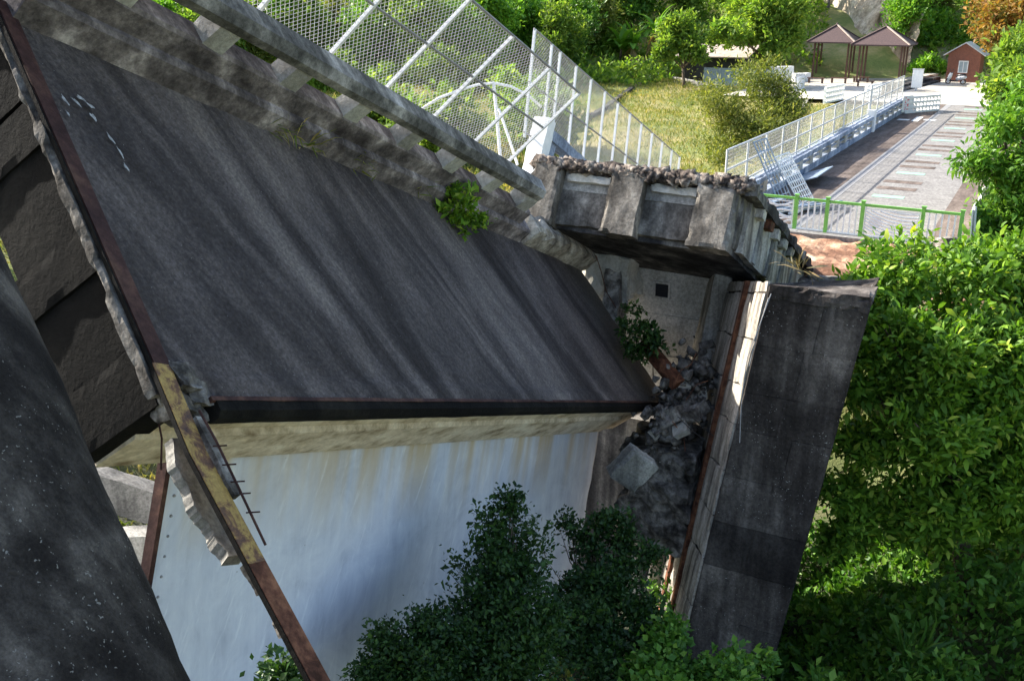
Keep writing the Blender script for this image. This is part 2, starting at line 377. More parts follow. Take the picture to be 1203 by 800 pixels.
# ------------------------------------------------------------------ leaves
def leaf_geo(C, D, size, asp=.42, fold=.25, rs=rng, six=False):
    """one folded leaf per centre C growing along D"""
    n = len(C); D = D/np.linalg.norm(D, axis=1, keepdims=True)
    r = rs.normal(size=(n, 3))*.55; r[:, 2] += .9
    X = np.cross(D, r); X /= np.maximum(np.linalg.norm(X, axis=1, keepdims=True), 1e-6)
    N = np.cross(X, D); N *= np.sign(N[:, 2:3]+1e-9); 
    L = size*np.clip(np.exp(rs.normal(size=(n, 1))*.32), .45, 1.6); w = L*asp*.5
    if six:
        v = np.stack([C, C+D*L*.35-X*w+N*fold*w, C+D*L*.75-X*w*.6+N*fold*w*.4, C+D*L-N*L*.12, C+D*L*.75+X*w*.6+N*fold*w*.4, C+D*L*.35+X*w+N*fold*w], 1)
        base = np.arange(n)[:, None]*6
        F = np.concatenate([base+np.array([[0, 1, 5]]), base+np.array([[1, 2, 5]]), base+np.array([[2, 4, 5]]), base+np.array([[2, 3, 4]])], 0)
        return v.reshape(-1, 3), F
    v = np.stack([C, C+D*L*.5-X*w+N*fold*w, C+D*L-N*L*.08, C+D*L*.5+X*w+N*fold*w], 1)
    base = np.arange(n)[:, None]*4
    F = np.concatenate([base+np.array([[0, 1, 2]]), base+np.array([[0, 2, 3]])], 0)
    return v.reshape(-1, 3), F
def crown(lobes, nclu, per, cr, size, asp=.42, seed=1, six=False, flat=.85, hole=.25, up=.35):
    rs = np.random.default_rng(seed)
    c = np.array([l[0] for l in lobes], float); r = np.array([l[1] for l in lobes], float)
    # every lobe carries a bunch of smaller clumps pushed unevenly out of it
    nsub = 9; sub_c, sub_r = [], []
    for cc_, r_ in zip(c, r):
        dd = rs.normal(size=(nsub, 3)); dd /= np.linalg.norm(dd, axis=1, keepdims=True); dd[:, 2] = dd[:, 2]*flat+.12
        sub_c.append(cc_+dd*r_*(.35+.75*rs.random((nsub, 1)))); sub_r.append(r_*(.22+.36*rs.random(nsub)))
    c = np.concatenate(sub_c); r = np.concatenate(sub_r)
    k = rs.choice(len(r), nclu*2, p=r**2/np.sum(r**2))
    d = rs.normal(size=(nclu*2, 3)); d /= np.linalg.norm(d, axis=1, keepdims=True); d[:, 2] *= flat
    q = c[k]+d*(r[k]*(.35+.85*rs.random(nclu*2)**.8))[:, None]
    out = rs.random(len(q)) < .14; q = np.where(out[:, None], q+(q-c[k])*(.25+.75*rs.random((len(q), 1)))+A3(0, 0, .15)*r[k][:, None], q)
    keep = fnoise(q*(1.0/np.mean(r)), seed) > -hole*2
    q, d, k = q[keep][:nclu], d[keep][:nclu], k[keep][:nclu]
    n = len(q)
    dirs = d[:, None, :]*.6+rs.normal(size=(n, per, 3))*.75; dirs[:, :, 2] += up
    C = q[:, None, :]+rs.normal(size=(n, per, 3))*cr*.45
    return leaf_geo(C.reshape(-1, 3), dirs.reshape(-1, 3), size, asp, rs=rs, six=six)
def limbs(base, lobes, r0, seed=1, n=6):
    rs = np.random.default_rng(seed); mb = MB(); base = A3(*base)
    cen = np.mean([l[0] for l in lobes], 0); fork = base+(cen-base)*.45+rs.normal(size=3)*.05
    mb.tube([base-A3(0, 0, .3), base+(fork-base)*.35+rs.normal(size=3)*r0*.4, fork], [r0*1.35, r0, r0*.8], 8)
    for l in lobes[:n]:
        e = A3(*l[0])+rs.normal(size=3)*l[1]*.2; m = fork+(e-fork)*.5+A3(0, 0, .12*np.linalg.norm(e-fork))*.6+rs.normal(size=3)*r0*.6
        mb.tube([fork-(e-fork)*.03, m, e], [r0*.6, r0*.38, r0*.1], 6)
        for _ in range(3):
            e2 = e+rs.normal(size=3)*l[1]*.55; mb.tube([m+(e-m)*.4, (m+e2)/2+rs.normal(size=3)*.1*l[1], e2], [r0*.24, r0*.16, r0*.05], 5)
    return mb
def tree(name, label, cat, base, lobes, r0, mat, nclu, per, cr, size, group=None, seed=1, asp=.42, six=False, hole=.2, up=.35, nl=6):
    root = empty(name, base); tag(root, label, cat, group)
    limbs(base, lobes, r0, seed, nl).build('trunk', M_bark, root, True)
    V, F = crown(lobes, nclu, per, cr, size, asp, seed, six, hole=hole, up=up)
    mobj('crown', V, F, mat, root)
    return root
def copy_thing(root, loc, rz=0, sc=1, label=None, group=None):
    c = root.copy(); COL.objects.link(c); c.location = tuple(loc); c.rotation_euler = (0, 0, rz); c.scale = (sc, sc, sc)
    if label: c['label'] = label
    if group: c['group'] = group
    for ch in root.children:
        k = ch.copy(); COL.objects.link(k); k.parent = c; k.matrix_parent_inverse = ch.matrix_parent_inverse.copy()
        for g in ch.children:
            h = g.copy(); COL.objects.link(h); h.parent = k
    return c

# ------------------------------------------------------------------ terrain
def sstep(a, b, x): t = np.clip((x-a)/(b-a), 0, 1); return t*t*(3-2*t)
def terrain(x, y):
    x, y = np.asarray(x, float), np.asarray(y, float)
    dx, dy = x-O[0], y-O[1]; u = dx*U[0]+dy*U[1]; v = dx*Vv[0]+dy*Vv[1]
    valley = -9.6+.52*np.clip(x-7.5, 0, 14)+.10*np.clip(-x-22, 0, 60)
    field = -2.3+.05*np.clip(y-42, 0, 46)
    z = valley+(field-valley)*sstep(29, 42, y+.12*np.clip(-x, 0, 40))
    right = -5.2+.09*np.clip(u, 0, 60)
    z = np.where(v > 6, np.maximum(z*0+valley, 0)*0+valley+(right-valley)*sstep(-12, 4, u), z)
    bank = -.35-.75*np.clip(np.maximum(-3.0-v, v-5.9), 0, 50)
    bank = bank-30*sstep(-5.2, -8.5, u)
    z = np.maximum(z, bank)
    z = z+(-.25-z)*sstep(34, 44, u)*sstep(-28, -18, v)*sstep(30, 14, v)
    hill = np.clip(y-104-.25*np.clip(-x, 0, 60)+.12*x, 0, 400)
    z = z+hill*.42/(1+hill*.0022)
    p = np.stack([x.ravel(), y.ravel(), 0*x.ravel()], 1)
    nz = (fnoise(p*.12, 5)*.35+fnoise(p*.5, 9)*.10).reshape(x.shape)
    road = (1-sstep(5.5, 8, v))*sstep(-4.5, -3, v)*sstep(-8, -6, u)
    plz = sstep(34, 44, u)*sstep(-28, -18, v)*sstep(30, 14, v)
    return z+nz*(1-np.clip(road+plz, 0, 1)*.95)*(1+hill*.03)
def lin(a, b, s): return np.arange(a, b, s)
xs = np.concatenate([[-2500, -1200, -600, -320, -200, -140], lin(-100, -40, 4), lin(-40, 50, .9), lin(50, 110, 4), [110, 150, 220, 350, 650, 1300, 2500]])
ys = np.concatenate([[-1500, -500, -150, -60, -25, -10], lin(-2, 60, .9), lin(60, 150, 1.8), lin(150, 260, 7), [260, 300, 380, 520, 800, 1400, 2500]])
GX, GY = np.meshgrid(xs, ys); GZ = terrain(GX, GY)
nx, ny = len(xs), len(ys); ii = (np.arange(ny-1)[:, None]*nx+np.arange(nx-1)[None]).ravel()
ground = mobj('terrain', np.stack([GX.ravel(), GY.ravel(), GZ.ravel()], 1), np.stack([ii, ii+1, ii+nx+1, ii+nx], 1), M_ground, smooth=True)
tag(ground, kind='structure')
tz = lambda x, y: float(terrain(np.array([x]), np.array([y]))[0])
def onground(x, y, zoff=0): return A3(x, y, tz(x, y)+zoff)
def gpx(px, py, d0=20, d1=160):              # where the sight line through a pixel meets the terrain
    for d in np.arange(d0, d1, .25):
        p = at(px, py, d)
        if p[2] <= tz(p[0], p[1]): return p
    return at(px, py, d1)

# ------------------------------------------------------------------ standing road
road = mobj('road', [W(-6.2, -2.2, 0), W(-6.2, 5.6, 0), W(42, 5.6, 0), W(42, -2.2, 0), W(-6.2, -2.2, -.5), W(-6.2, 5.6, -.5), W(42, 5.6, -.5), W(42, -2.2, -.5)],
            [(0, 1, 2, 3), (0, 4, 5, 1), (1, 5, 6, 2), (2, 6, 7, 3), (3, 7, 4, 0)], M_asph2); tag(road, kind='structure')
def sheet(name, q, z, mat, kind='structure', parent=None):
    o = mobj(name, [W(u, v, z) for u, v in q], [tuple(range(len(q)))], mat, parent)
    if parent is None: tag(o, kind=kind)
    return o
sheet('footpath', [(-6.15, -2.2), (-6.15, -.22), (41.9, -.22), (41.9, -2.2)], .005, M_brownpave)
sheet('footpath', [(-6.15, 4.05), (-6.15, 5.55), (30, 5.55), (30, 4.05)], .005, M_brownpave)
sheet('lane_line', [(-6.1, -.2), (-6.1, .16), (41.8, .16), (41.8, -.2)], .009, M_line)
for k in range(7):
    u0 = 1.45+6.2*k
    sheet('road_stripe', [(u0, 1.25), (u0, 2.4), (u0+.55, 2.4), (u0+.55, 1.25)], .009, M_greenmark)
    for q in (1.9, 3.6):
        sheet('road_stripe', [(u0+q, 1.1), (u0+q, 2.6), (u0+q+.7, 2.6), (u0+q+.7, 1.1)], .009, M_brownpave)
sheet('road_mark', [(29.6, -1.9), (29.6, -1.2), (30.3, -1.15), (30.3, -1.85)], .013, M_wmark)
sheet('road_mark', [(29.3, -1.0), (29.3, -.6), (32.2, -.6), (32.2, -1.0)], .013, M_wmark)
sheet('road_mark', [(30.2, -.4), (30.2, .3), (30.9, .35), (30.9, -.35)], .013, M_wmark)
V = []; nu, nv = 24, 28
for i in range(nu+1):
    for j in range(nv+1):
        u, v = 41.8+40*i/nu, -17+31*j/nv; V.append(W(u, v, .02))
mobj('plaza', V, [(i*(nv+1)+j, i*(nv+1)+j+1, (i+1)*(nv+1)+j+1, (i+1)*(nv+1)+j) for i in range(nu) for j in range(nv)], M_plaza)
tag(bpy.data.objects['plaza'], kind='structure')
# dirt ledge before the road's broken end
def ledge(a, b, c): return W(a, b, c)
V = []; F = []; na, nb = 22, 44
for i in range(na+1):
    for j in range(nb+1):
        u, v = -6.15-4.0*i/na, -4.3+10.6*j/nb
        z = -.12-.10*i/na*5-.9*max(0, (i/na-.55))*3
        V.append(W(u, v, z))
V = np.array(V); V[:, 2] += fnoise(V*1.4, 3)*.13+fnoise(V*4, 8)*.05
mobj('dirt_ledge', V, [(i*(nb+1)+j, (i+1)*(nb+1)+j, (i+1)*(nb+1)+j+1, i*(nb+1)+j+1) for i in range(na) for j in range(nb)], M_dirt)
tag(bpy.data.objects['dirt_ledge'], kind='structure')
for k, (u, v, l, w, r, tl) in enumerate([(-8.6, 2.0, 1.7, .55, .2, .1), (-9.1, .9, 1.3, .6, -.1, -.15), (-9.3, 2.9, 1.2, .5, .35, .1), (-7.9, 3.4, .7, .35, .6, .2)]):
    c = W(u, v, -.75+.12*(u+9)); a = U*math.sin(r)+Vv*math.cos(r)+A3(0, 0, tl*.5); b = np.cross(A3(0, 0, 1), a)
    o = rough('road_slab_piece', frame(c, unit(a), unit(b), (0, 0, 1)), (-l/2, l/2), (-w/2, w/2), (-.1, .09), M_rubdirt if k % 2 else M_grey, None, .12, .03, .06, 30+k)
    tag(o, ['long flat slab of broken road lying on the red dirt ledge', 'tilted slab of broken road below the red dirt ledge', 'flat broken road slab next to the leafy shrub top', 'small square lump of road on the red dirt'][k], 'slab')

# ------------------------------------------------------------------ the fallen, tilted span
span = empty('collapsed_bridge_span', S(9, 5, -1.6))
tag(span, 'long tilted bridge deck with dark streaked asphalt, fallen on its side', 'bridge deck')
def prof(name, pts, s0, s1, mat, ns=60, amp=.01, seed=1, par=span, fm=S, chip=.03, close=True):
    """extrude a profile of (t, n) points along a frame"""
    ss = np.linspace(s0, s1, ns+1); m = len(pts); V = np.array([fm(s, t, n) for s in ss for t, n in pts])
    V = V+np.stack([fnoise(V*1.9, seed+9*k) for k in range(3)], 1)*amp-0
    V = V+np.stack([np.clip(fnoise(V*4.3, seed+40+9*k), -.2, 1) for k in range(3)], 1)*chip*.5
    F = [(i*m+j, i*m+(j+1) % m, (i+1)*m+(j+1) % m, (i+1)*m+j) for i in range(ns) for j in range(m if close else m-1)]
    if close: F += [tuple(range(m-1, -1, -1)), tuple(ns*m+j for j in range(m))]
    return mobj(name, V, F, mat, par)
M_rail = concrete('weathered_rail_concrete', [(.26, (.05, .048, .046)), (.45, (.12, .116, .11)), (.6, (.24, .23, .22)), (.78, (.45, .43, .41))], g=GD, k1=2.6, k2=.5, ws=.6, wb=.5, bs=.3, blot=1.3, con=1.6)
M_deckend = concrete('raised_deck_concrete', [(.26, (.035, .031, .027)), (.45, (.085, .077, .067)), (.6, (.17, .155, .135)), (.78, (.33, .305, .265))], k1=2.2, k2=.3, ws=.6, wb=.55, bs=.6)
M_splash = plain('scuffed_white_paint', (.42, .42, .42), .8, .5, sc=14)
M_post = concrete('pale_sunlit_concrete', [(.3, (.26, .25, .235)), (.5, (.42, .41, .385)), (.7, (.58, .565, .53))], ws=.4, wb=.5, grain=.25)  # pale posts, brightened in the colour to look sunlit
M_ledge = concrete('raw_broken_concrete', [(.3, (.04, .036, .032)), (.5, (.12, .11, .10)), (.72, (.28, .26, .235))], ws=.3, wb=.8, blot=3, gs=9, bs=.9)
# road surface: a fine sheet with real unevenness
ns, nt = 190, 60
V = np.array([S(s, t, 0) for s in np.linspace(.0, LEN, ns+1) for t in np.linspace(-.05, 5.02, nt+1)])
V += NRM*(fnoise(V*.5, 4)*.03+fnoise(V*2.5, 14)*.012)[:, None]
T = np.tile(np.linspace(0, 1, nt+1), ns+1); Sx = np.repeat(np.linspace(0, 1, ns+1), nt+1)
V -= NRM*(np.clip((T-.93)/.01, 0, 1)*-.035)[:, None]                       # raised gutter strip along the low edge
bite = np.clip(1-((Sx*LEN)**2/.30+((1-T)*5)**2/.20), 0, 1); V -= NRM*(bite*.32)[:, None]   # broken corner
Fq = [(i*(nt+1)+j, (i+1)*(nt+1)+j, (i+1)*(nt+1)+j+1, i*(nt+1)+j+1) for i in range(ns) for j in range(nt)]
mobj('asphalt_surface', V, Fq, M_asphalt, span, True)
prof('deck_slab', [(-.5, -.06), (5.0, -.06), (5.0, -.26), (4.2, -.42), (.3, -.42), (-.5, -.26)], .02, LEN-.05, M_dark, 70, .012, 3)
prof('edge_girder', [(5.0, -.262), (4.93, -.75), (4.93, -1.6), (4.45, -1.65), (4.3, -.5), (4.35, -.43)], .12, 17.9, M_cream, 70, .003, 5, chip=.004)
# lower girder flange, a slightly prouder band
prof('girder_flange', [(4.935, -.86), (5.0, -.93), (4.99, -1.63), (4.86, -1.69), (4.6, -1.69), (4.7, -.9)], .10, 16.9, M_cream, 70, .003, 6, chip=.004)
for t0 in (2.75, 1.05, -.4):
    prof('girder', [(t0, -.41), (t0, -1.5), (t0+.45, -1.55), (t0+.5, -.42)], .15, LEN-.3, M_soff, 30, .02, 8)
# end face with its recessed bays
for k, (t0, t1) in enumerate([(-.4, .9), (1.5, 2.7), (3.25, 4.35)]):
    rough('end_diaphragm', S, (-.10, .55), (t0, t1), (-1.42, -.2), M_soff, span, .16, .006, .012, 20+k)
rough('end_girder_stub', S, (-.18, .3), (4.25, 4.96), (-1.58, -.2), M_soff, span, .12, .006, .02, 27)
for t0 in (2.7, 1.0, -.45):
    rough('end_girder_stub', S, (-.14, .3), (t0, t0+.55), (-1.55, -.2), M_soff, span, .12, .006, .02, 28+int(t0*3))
rough('end_ledge', S, (-.31, .0), (-.3, 4.9), (-.2, -.055), M_ledge, span, .08, .02, .06, 33)
# dark rolled steel edge along the low side
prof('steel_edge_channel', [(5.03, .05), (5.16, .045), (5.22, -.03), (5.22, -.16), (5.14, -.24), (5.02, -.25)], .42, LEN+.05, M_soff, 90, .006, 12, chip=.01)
prof('steel_edge_lip', [(4.985, .058), (5.04, .062), (5.05, .01), (4.99, .005)], .35, LEN, M_rust, 60, .004, 13, chip=.004)
# rough broken concrete at the low near corner
for k, (s, t, n, r) in enumerate([(.12, 4.72, -.05, .17), (.3, 4.9, -.1, .15), (.05, 4.95, -.16, .18), (.28, 5.05, -.2, .13)]):
    rough('corner_rubble', frame(S(s, t, n), E1, unit(SB-SA), NRM), (-r, r), (-r, r), (-r, r*.7), M_rubble, span, .06, .05, .06, 50+k, freq=6)
# expansion joint steel on the near end, bent where it runs on past the deck
jp = [S(-.02, -.25, .03), S(-.02, 2.5, .03), S(-.02, 4.6, .03), at(243, 530, 10.15), at(312, 658, 9.75), at(392, 806, 9.35), at(452, 915, 9.1)]
def strip(name, pts, w, th, mat, side=None, par=span, dw=None, jag=0, seed=1, sub=10, nv=NRM):
    P = []; 
    for a, b in zip(pts[:-1], pts[1:]):
        for k in range(sub): P.append(a+(b-a)*k/sub)
    P.append(pts[-1]); V = []; m = 4; rs = np.random.default_rng(seed)
    for i, p in enumerate(P):
        d = unit(P[min(i+1, len(P)-1)]-P[max(i-1, 0)]); x = unit(np.cross(d, nv)); 
        if x[0] > 0: x = -x
        z = unit(np.cross(x, d)); z = z if z@nv > 0 else -z
        o0 = (dw or 0); j = jag*(.5+.5*math.sin(i*.33+seed)*math.sin(i*.17+2*seed)+.22*(rs.random()-.5))
        V += [p+x*o0, p+x*(o0+w-j), p+x*(o0+w-j)-z*th, p+x*o0-z*th]
    n = len(P)
    F = [(i*4+j, i*4+(j+1) % 4, (i+1)*4+(j+1) % 4, (i+1)*4+j) for i in range(n-1) for j in range(4)]+[(3, 2, 1, 0), tuple((n-1)*4+j for j in range(4))]
    return mobj(name, V, F, mat, par)
strip('joint_steel_plate', jp[:3], .22, .03, M_rust)
strip('joint_steel_plate', [jp[2]+.0*NRM]+jp[3:5], .245, .03, M_yellow)['label'] = 'rusty joint plate with flaking yellow paint'
strip('joint_steel_plate', jp[4:], .245, .03, M_rust2)
strip('joint_steel_web', [p-.01*NRM for p in jp], .02, .055, M_soff, dw=.235)
# concrete still clinging to the bent steel
cl = [at(214, 512, 10.3), at(236, 570, 10.1), at(262, 622, 9.95), at(283, 650, 9.8)]
strip('clinging_concrete', [p-NRM*.05 for p in cl], .30, .13, M_grey, dw=-.12, jag=.10, seed=5, sub=14)
strip('clinging_concrete', [at(298, 655, 9.8)-NRM*.05, at(318, 688, 9.68)-NRM*.05], .10, .12, M_rubble, dw=-.02, jag=.06, seed=6)
strip('clinging_concrete', [at(325, 700, 9.64)-NRM*.05, at(345, 740, 9.55)-NRM*.05], .10, .12, M_rubble, dw=-.02, jag=.08, seed=7)
strip('clinging_concrete', [at(236, 488, 10.35)-NRM*.02, at(262, 545, 10.1)-NRM*.02, at(280, 580, 10.0)-NRM*.02], .14, .1, M_rubble, dw=-.07, jag=.05, seed=8)
MB().tube([at(234, 482, 10.3), at(254, 518, 10.15), at(280, 572, 10.0), at(312, 640, 9.8)], .014, 6).build('rebar', M_rust, span)
for x, y in ((258, 524), (269, 546), (279, 566), (286, 580), (297, 602)):
    p = at(x-8, y, 10.05); MB().tube([p, p+A3(.14, .02, .0)], .009, 5).build('stirrup', M_rust, span)
MB().tube([at(185, 490, 10.6), at(190, 515, 10.55), at(189, 552, 10.5)], .012, 5).build('rebar', M_rust, span)
# spilled white paint on the deck
for k, (s, t, a, l, w) in enumerate([(.45, .95, .2, .14, .06), (.56, 1.02, .4, .12, .05), (.52, 1.2, 1.0, .12, .07), (.66, 1.46, 1.2, .15, .05), (.72, 1.66, 1.4, .18, .035), (.70, 1.86, 1.3, .10, .05), (.34, 1.05, .7, .15, .05), (.15, 1.08, 1.2, .13, .05), (.1, 1.3, 1.3, .09, .03)]):
    pts = []
    for i in range(9):
        q = 2*math.pi*i/9; r = 1+.35*math.sin(k*3+i*2.3)
        x, y = l/2*math.cos(q)*r, w/2*math.sin(q)*r
        pts.append(S(s+x*math.cos(a)-y*math.sin(a), t+x*math.sin(a)+y*math.cos(a), .045))
    mobj('paint_splash', pts, [tuple(range(9))], M_splash, span)
# parapet along the high side
prof('kerb', [(0.0, -.05), (-.07, .34), (-.13, .39), (-.55, .41), (-.60, -.25), (-.4, -.3)], -.1, 14.2, M_parapet, 90, .006, 15, chip=.010)
prof('parapet_wall', [(-.20, .385), (-.25, .70), (-.30, .75), (-.64, .75), (-.64, .385)], -.1, 13.7, M_parapet, 80, .004, 16, chip=.008)
for k in range(7):
    s = .85+1.72*k
    rough('baluster_post', S, (s, s+.42), (-.62, -.27), (.66, 1.17), M_post, span, .12, .004, .015, 60+k)
for k, s in enumerate((-.1, 12.9)):
    rough('end_post', S, (s, s+.5), (-.66, -.26), (.66, 1.17), M_post, span, .1, .01, .04, 70+k)
prof('top_rail', [(-.26, 1.12), (-.24, 1.26), (-.34, 1.41), (-.66, 1.44), (-.74, 1.38), (-.74, 1.12)], -.3, 13.35, M_rail, 90, .004, 18, chip=.008)
rough('broken_kerb_block', S, (14.4, 18.5), (-.6, -.02), (-.5, .55), M_piers, span, .2, .03, .12, 75)
rough('broken_kerb_block', S, (14.5, 15.8), (-.8, -.1), (.1, .5), M_grey, span, .15, .05, .15, 76)

# chain-link fence on that parapet
def chainlink(name, label, fm, s0, s1, n0, n1, t_of_n, posts, pitch, wr, midn, root_loc, mp=None, mr=None, group=None, rp=.028, rr=.024):
    root = empty(name, root_loc); tag(root, label, 'fence', group)
    pt = lambda s, n: fm(s, t_of_n(n), n)
    for s in posts: MB().bar(pt(s, n0-.12), pt(s, n1), rp*2, rp*2.2, up=fm(0, 1, 0)-fm(0, 0, 0)).build('post', mp or M_fwhite, root)
    for n in (n0, midn, n1): MB().tube([pt(s, n) for s in np.linspace(s0, s1, 8)], rr, 6).build('rail', mr or M_fdark, root)
    h = n1-n0; lines = []
    for s in np.arange(s0-h, s1, pitch):
        for sg in (1, -1):
            a, b = (s, n0), (s+h, n1)
            if sg < 0: a, b = (s+h, n0), (s, n1)
            def clip(P, Q):
                (x0, y0), (x1, y1) = P, Q
                ta, tb = 0., 1.
                dx = x1-x0
                l, r = (s0-x0)/dx, (s1-x0)/dx
                if l > r: l, r = r, l
                ta, tb = max(ta, l), min(tb, r)
                return (ta, tb)
            ta, tb = clip(a, b)
            if tb-ta > .01: lines.append(((a[0]+(b[0]-a[0])*ta, a[1]+(b[1]-a[1])*ta), (a[0]+(b[0]-a[0])*tb, a[1]+(b[1]-a[1])*tb)))
    V = []; F = []
    for a, b in lines:
        p, q = pt(*a), pt(*b); d = unit(q-p); x = np.cross(d, A3(.3, .5, .8)); x = unit(x)*wr; y = np.cross(d, x)
        i = len(V); tri = [x, -x*.5+y*.87, -x*.5-y*.87]
        V += [p+k for k in tri]+[q+k for k in tri]; F += [(i, i+1, i+4, i+3), (i+1, i+2, i+5, i+4), (i+2, i, i+3, i+5)]
    tag(mobj('wire_mesh', np.array(V), np.array(F), M_wire, root), kind='stuff')
    return root
tl = lambda n: -.80-.16*(n-1.15)
chainlink('chain_link_fence', 'tall white chain-link fence leaning over the fallen mossy parapet', S, 1.0, 12.0, 1.30, 3.42, tl, [1.2, 3.5, 5.3, 7.0, 8.7, 10.4, 11.97], .105, .0045, 2.38, S(6, -.8, 1.3))
# bent hand rail left hanging at the fence end
br = empty('bent_pipe_rail', at(583, 186, 26)); tag(br, 'bent white pipe arch behind the end of the leaning fence', 'rail')
arc = [at(x, y, 26.3) for x, y in ((496, 128), (515, 116), (540, 106), (562, 100), (580, 98), (600, 102), (620, 112), (636, 126))]
MB().tube(arc, .04, 6).build('arch_pipe', M_fwhite, br, True)
MB().tube([at(580, 99, 26.3), at(584, 140, 26.3), at(588, 188, 26.2)], .045, 6).build('upright', M_fwhite, br)
MB().tube([at(586, 128, 26.2), at(597, 160, 26), at(608, 194, 25.8)], .035, 6).build('brace', M_fwhite, br)

# ------------------------------------------------------------------ white painted wall under the span
wall = empty('white_support_wall', S(8, 4.7, -7)); tag(wall, 'white painted wall with ochre stains under the tilted deck', 'wall')
tw = lambda s: S(s, 4.72, -1.6)
def WW(a, b, c): return tw(a)+WD*b*(1+.12*(a/16))+wn_*c
wn_ = unit(np.cross(E1, WD)); wn_ = wn_ if wn_[1] < 0 else -wn_
rough('wall_face', WW, (1.45, 17.2), (-.4, 9.0), (-.12, 0), M_white, wall, .3, .012, .02, 80, freq=.8)
MB().box(WW, (1.38, 1.46), (-.2, 8), (-.13, .03)).build('steel_edge_strip', M_rust, wall)
for k in range(18):
    c = WW(1.62, .18+.26*k, .0); b = MB(); b.tube([c-wn_*.01, c+wn_*.022], [.024, .016], 6); b.build('rivet', M_fdark, wall)
br2 = MB(); br2.box(WW, (1.0, 1.37), (2.15, 2.75), (-.12, -.02)); br2.box(WW, (1.0, 1.08), (1.95, 2.2), (-.12, .02)); br2.build('bracket', M_rust, wall)

# ------------------------------------------------------------------ leaning pillar close on the left
pil = empty('leaning_pillar', at(60, 1000, 6.3)); tag(pil, 'big black speckled concrete pillar leaning beside the fallen deck', 'pillar')
p0, p1 = at(-505, -420, 8.6), at(119, 1250, 5.6)
ax = unit(p1-p0); side = unit(np.cross(ax, A3(0, 1, .2))); side = side if side[0] > 0 else -side; fr = np.cross(ax, side)
V = []; F = []; n, m = 72, 44
for i in range(n+1):
    c = p0+(p1-p0)*i/n
    for k in range(m):
        a = 2*math.pi*k/m; ca, sa = math.cos(a), math.sin(a); e = .72
        V.append(c+side*1.12*math.copysign(abs(ca)**e, ca)+fr*1.12*math.copysign(abs(sa)**e, sa))
V = np.array(V); N3 = fnoise(V*1.3, 6)*.02+fnoise(V*6, 9)*.006
cc = np.repeat(p0+(p1-p0)*np.linspace(0, 1, n+1)[:, None], m, 0); V += (V-cc)*N3[:, None]
F = [(i*m+k, i*m+(k+1) % m, (i+1)*m+(k+1) % m, (i+1)*m+k) for i in range(n) for k in range(m)]+[tuple(range(m))]
mobj('shaft', V, F, M_pillar, pil, True)

# ------------------------------------------------------------------ raised deck end
dk = empty('raised_deck_end', Q(3, 2.7, -1.5)); tag(dk, 'upended broken deck segment with ribbed end resting on the tall pier', 'bridge deck')
rough('deck_body', Q, (.12, 8.2), (.05, FW-.25), (-.62, -.1), M_grey, dk, .3, .012, .02, 90)
rough('end_beam', Q, (.14, .62), (.0, FW-.14), (-1.50, -.12), M_deckend, dk, .16, .022, .05, 91)
for k, t0 in enumerate((.02, 2.14, 4.36)):
    w = (.78, .88, .98)[k]
    rough('end_rib', Q, (-.2, .5), (t0, t0+w), (-1.62, -.10), M_deckend, dk, .11, .022, .07, 92+k)
for k, (t0, t1) in enumerate(((.86, 2.1), (3.08, 4.3))):
    rough('shear_ledge', Q, (-.02, .3), (t0, t1), (-.42, -.22), M_pale, dk, .09, .03, .07, 97+k)
rough('side_beam', Q, (.5, 8.2), (FW-.30, FW-.03), (-1.5, -.28), M_piers, dk, .25, .012, .03, 99)
rough('kerb_cap', Q, (-.1, 8.4), (FW-.36, FW+.20), (-.28, .02), M_dark, dk, .14, .02, .08, 100)
for k in range(5):
    s = .9+.95*k
    rough('bracket', Q, (s, s+.34), (FW-.04, FW+.16), (-.52, -.27), M_piers if k != 1 else M_rust2, dk, .08, .015, .05, 102+k)
for k in range(4):
    s = 1.5+1.5*k
    rough('side_rib', Q, (s, s+.3), (FW-.04, FW+.02), (-1.48, -.3), M_grey, dk, .2, .006, .02, 112+k)
for t0 in (1.2, 3.3):
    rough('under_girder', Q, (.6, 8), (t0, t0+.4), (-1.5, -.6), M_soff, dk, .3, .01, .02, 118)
rough('bottom_flange', Q, (.3, 8), (.3, FW-.2), (-1.62, -1.45), M_dark, dk, .3, .012, .04, 119)
# torn road crust on top: heaps of small broken pieces
rs = np.random.default_rng(4); V = []; F = []
for k in range(5200):
    s = -.16+1.5*rs.random()**1.5; t = .0+FW*rs.random(); n = -.12+.12*rs.random()*(1.2-.4*s)
    r = .022+.06*rs.random()**2; c = Q(s, t, n); i = len(V)
    B = np.stack([f2, f1, f3])+rs.normal(size=(3, 3))*.28; B[0] = unit(B[0]); B[1] = unit(np.cross(B[0], B[1])); B[2] = np.cross(B[0], B[1])
    sc = r*(.5+rs.random(3))*A3(1.7, 1.3, .5); co = [c+B.T@(np.array([x, y, z])*sc*(.6+.7*rs.random())) for z in (-1, 1) for y in (-1, 1) for x in (-1, 1)]
    V += co; F += [(i, i+2, i+3, i+1), (i+4, i+5, i+7, i+6), (i, i+1, i+5, i+4), (i+2, i+6, i+7, i+3), (i, i+4, i+6, i+2), (i+1, i+3, i+7, i+5)]
tag(mobj('torn_crust', np.array(V), np.array(F), M_rubdirt, dk), kind='stuff')
ns, nt = 60, 70; V = np.array([Q(s, t, -.02) for s in np.linspace(-.02, 8.3, ns+1) for t in np.linspace(0, FW-.3, nt+1)])
V += f3*(fnoise(V*2.2, 6)*.05+fnoise(V*7, 8)*.03)[:, None]
mobj('broken_asphalt', V, [(i*(nt+1)+j, i*(nt+1)+j+1, (i+1)*(nt+1)+j+1, (i+1)*(nt+1)+j) for i in range(ns) for j in range(nt)], M_rubdirt, dk)
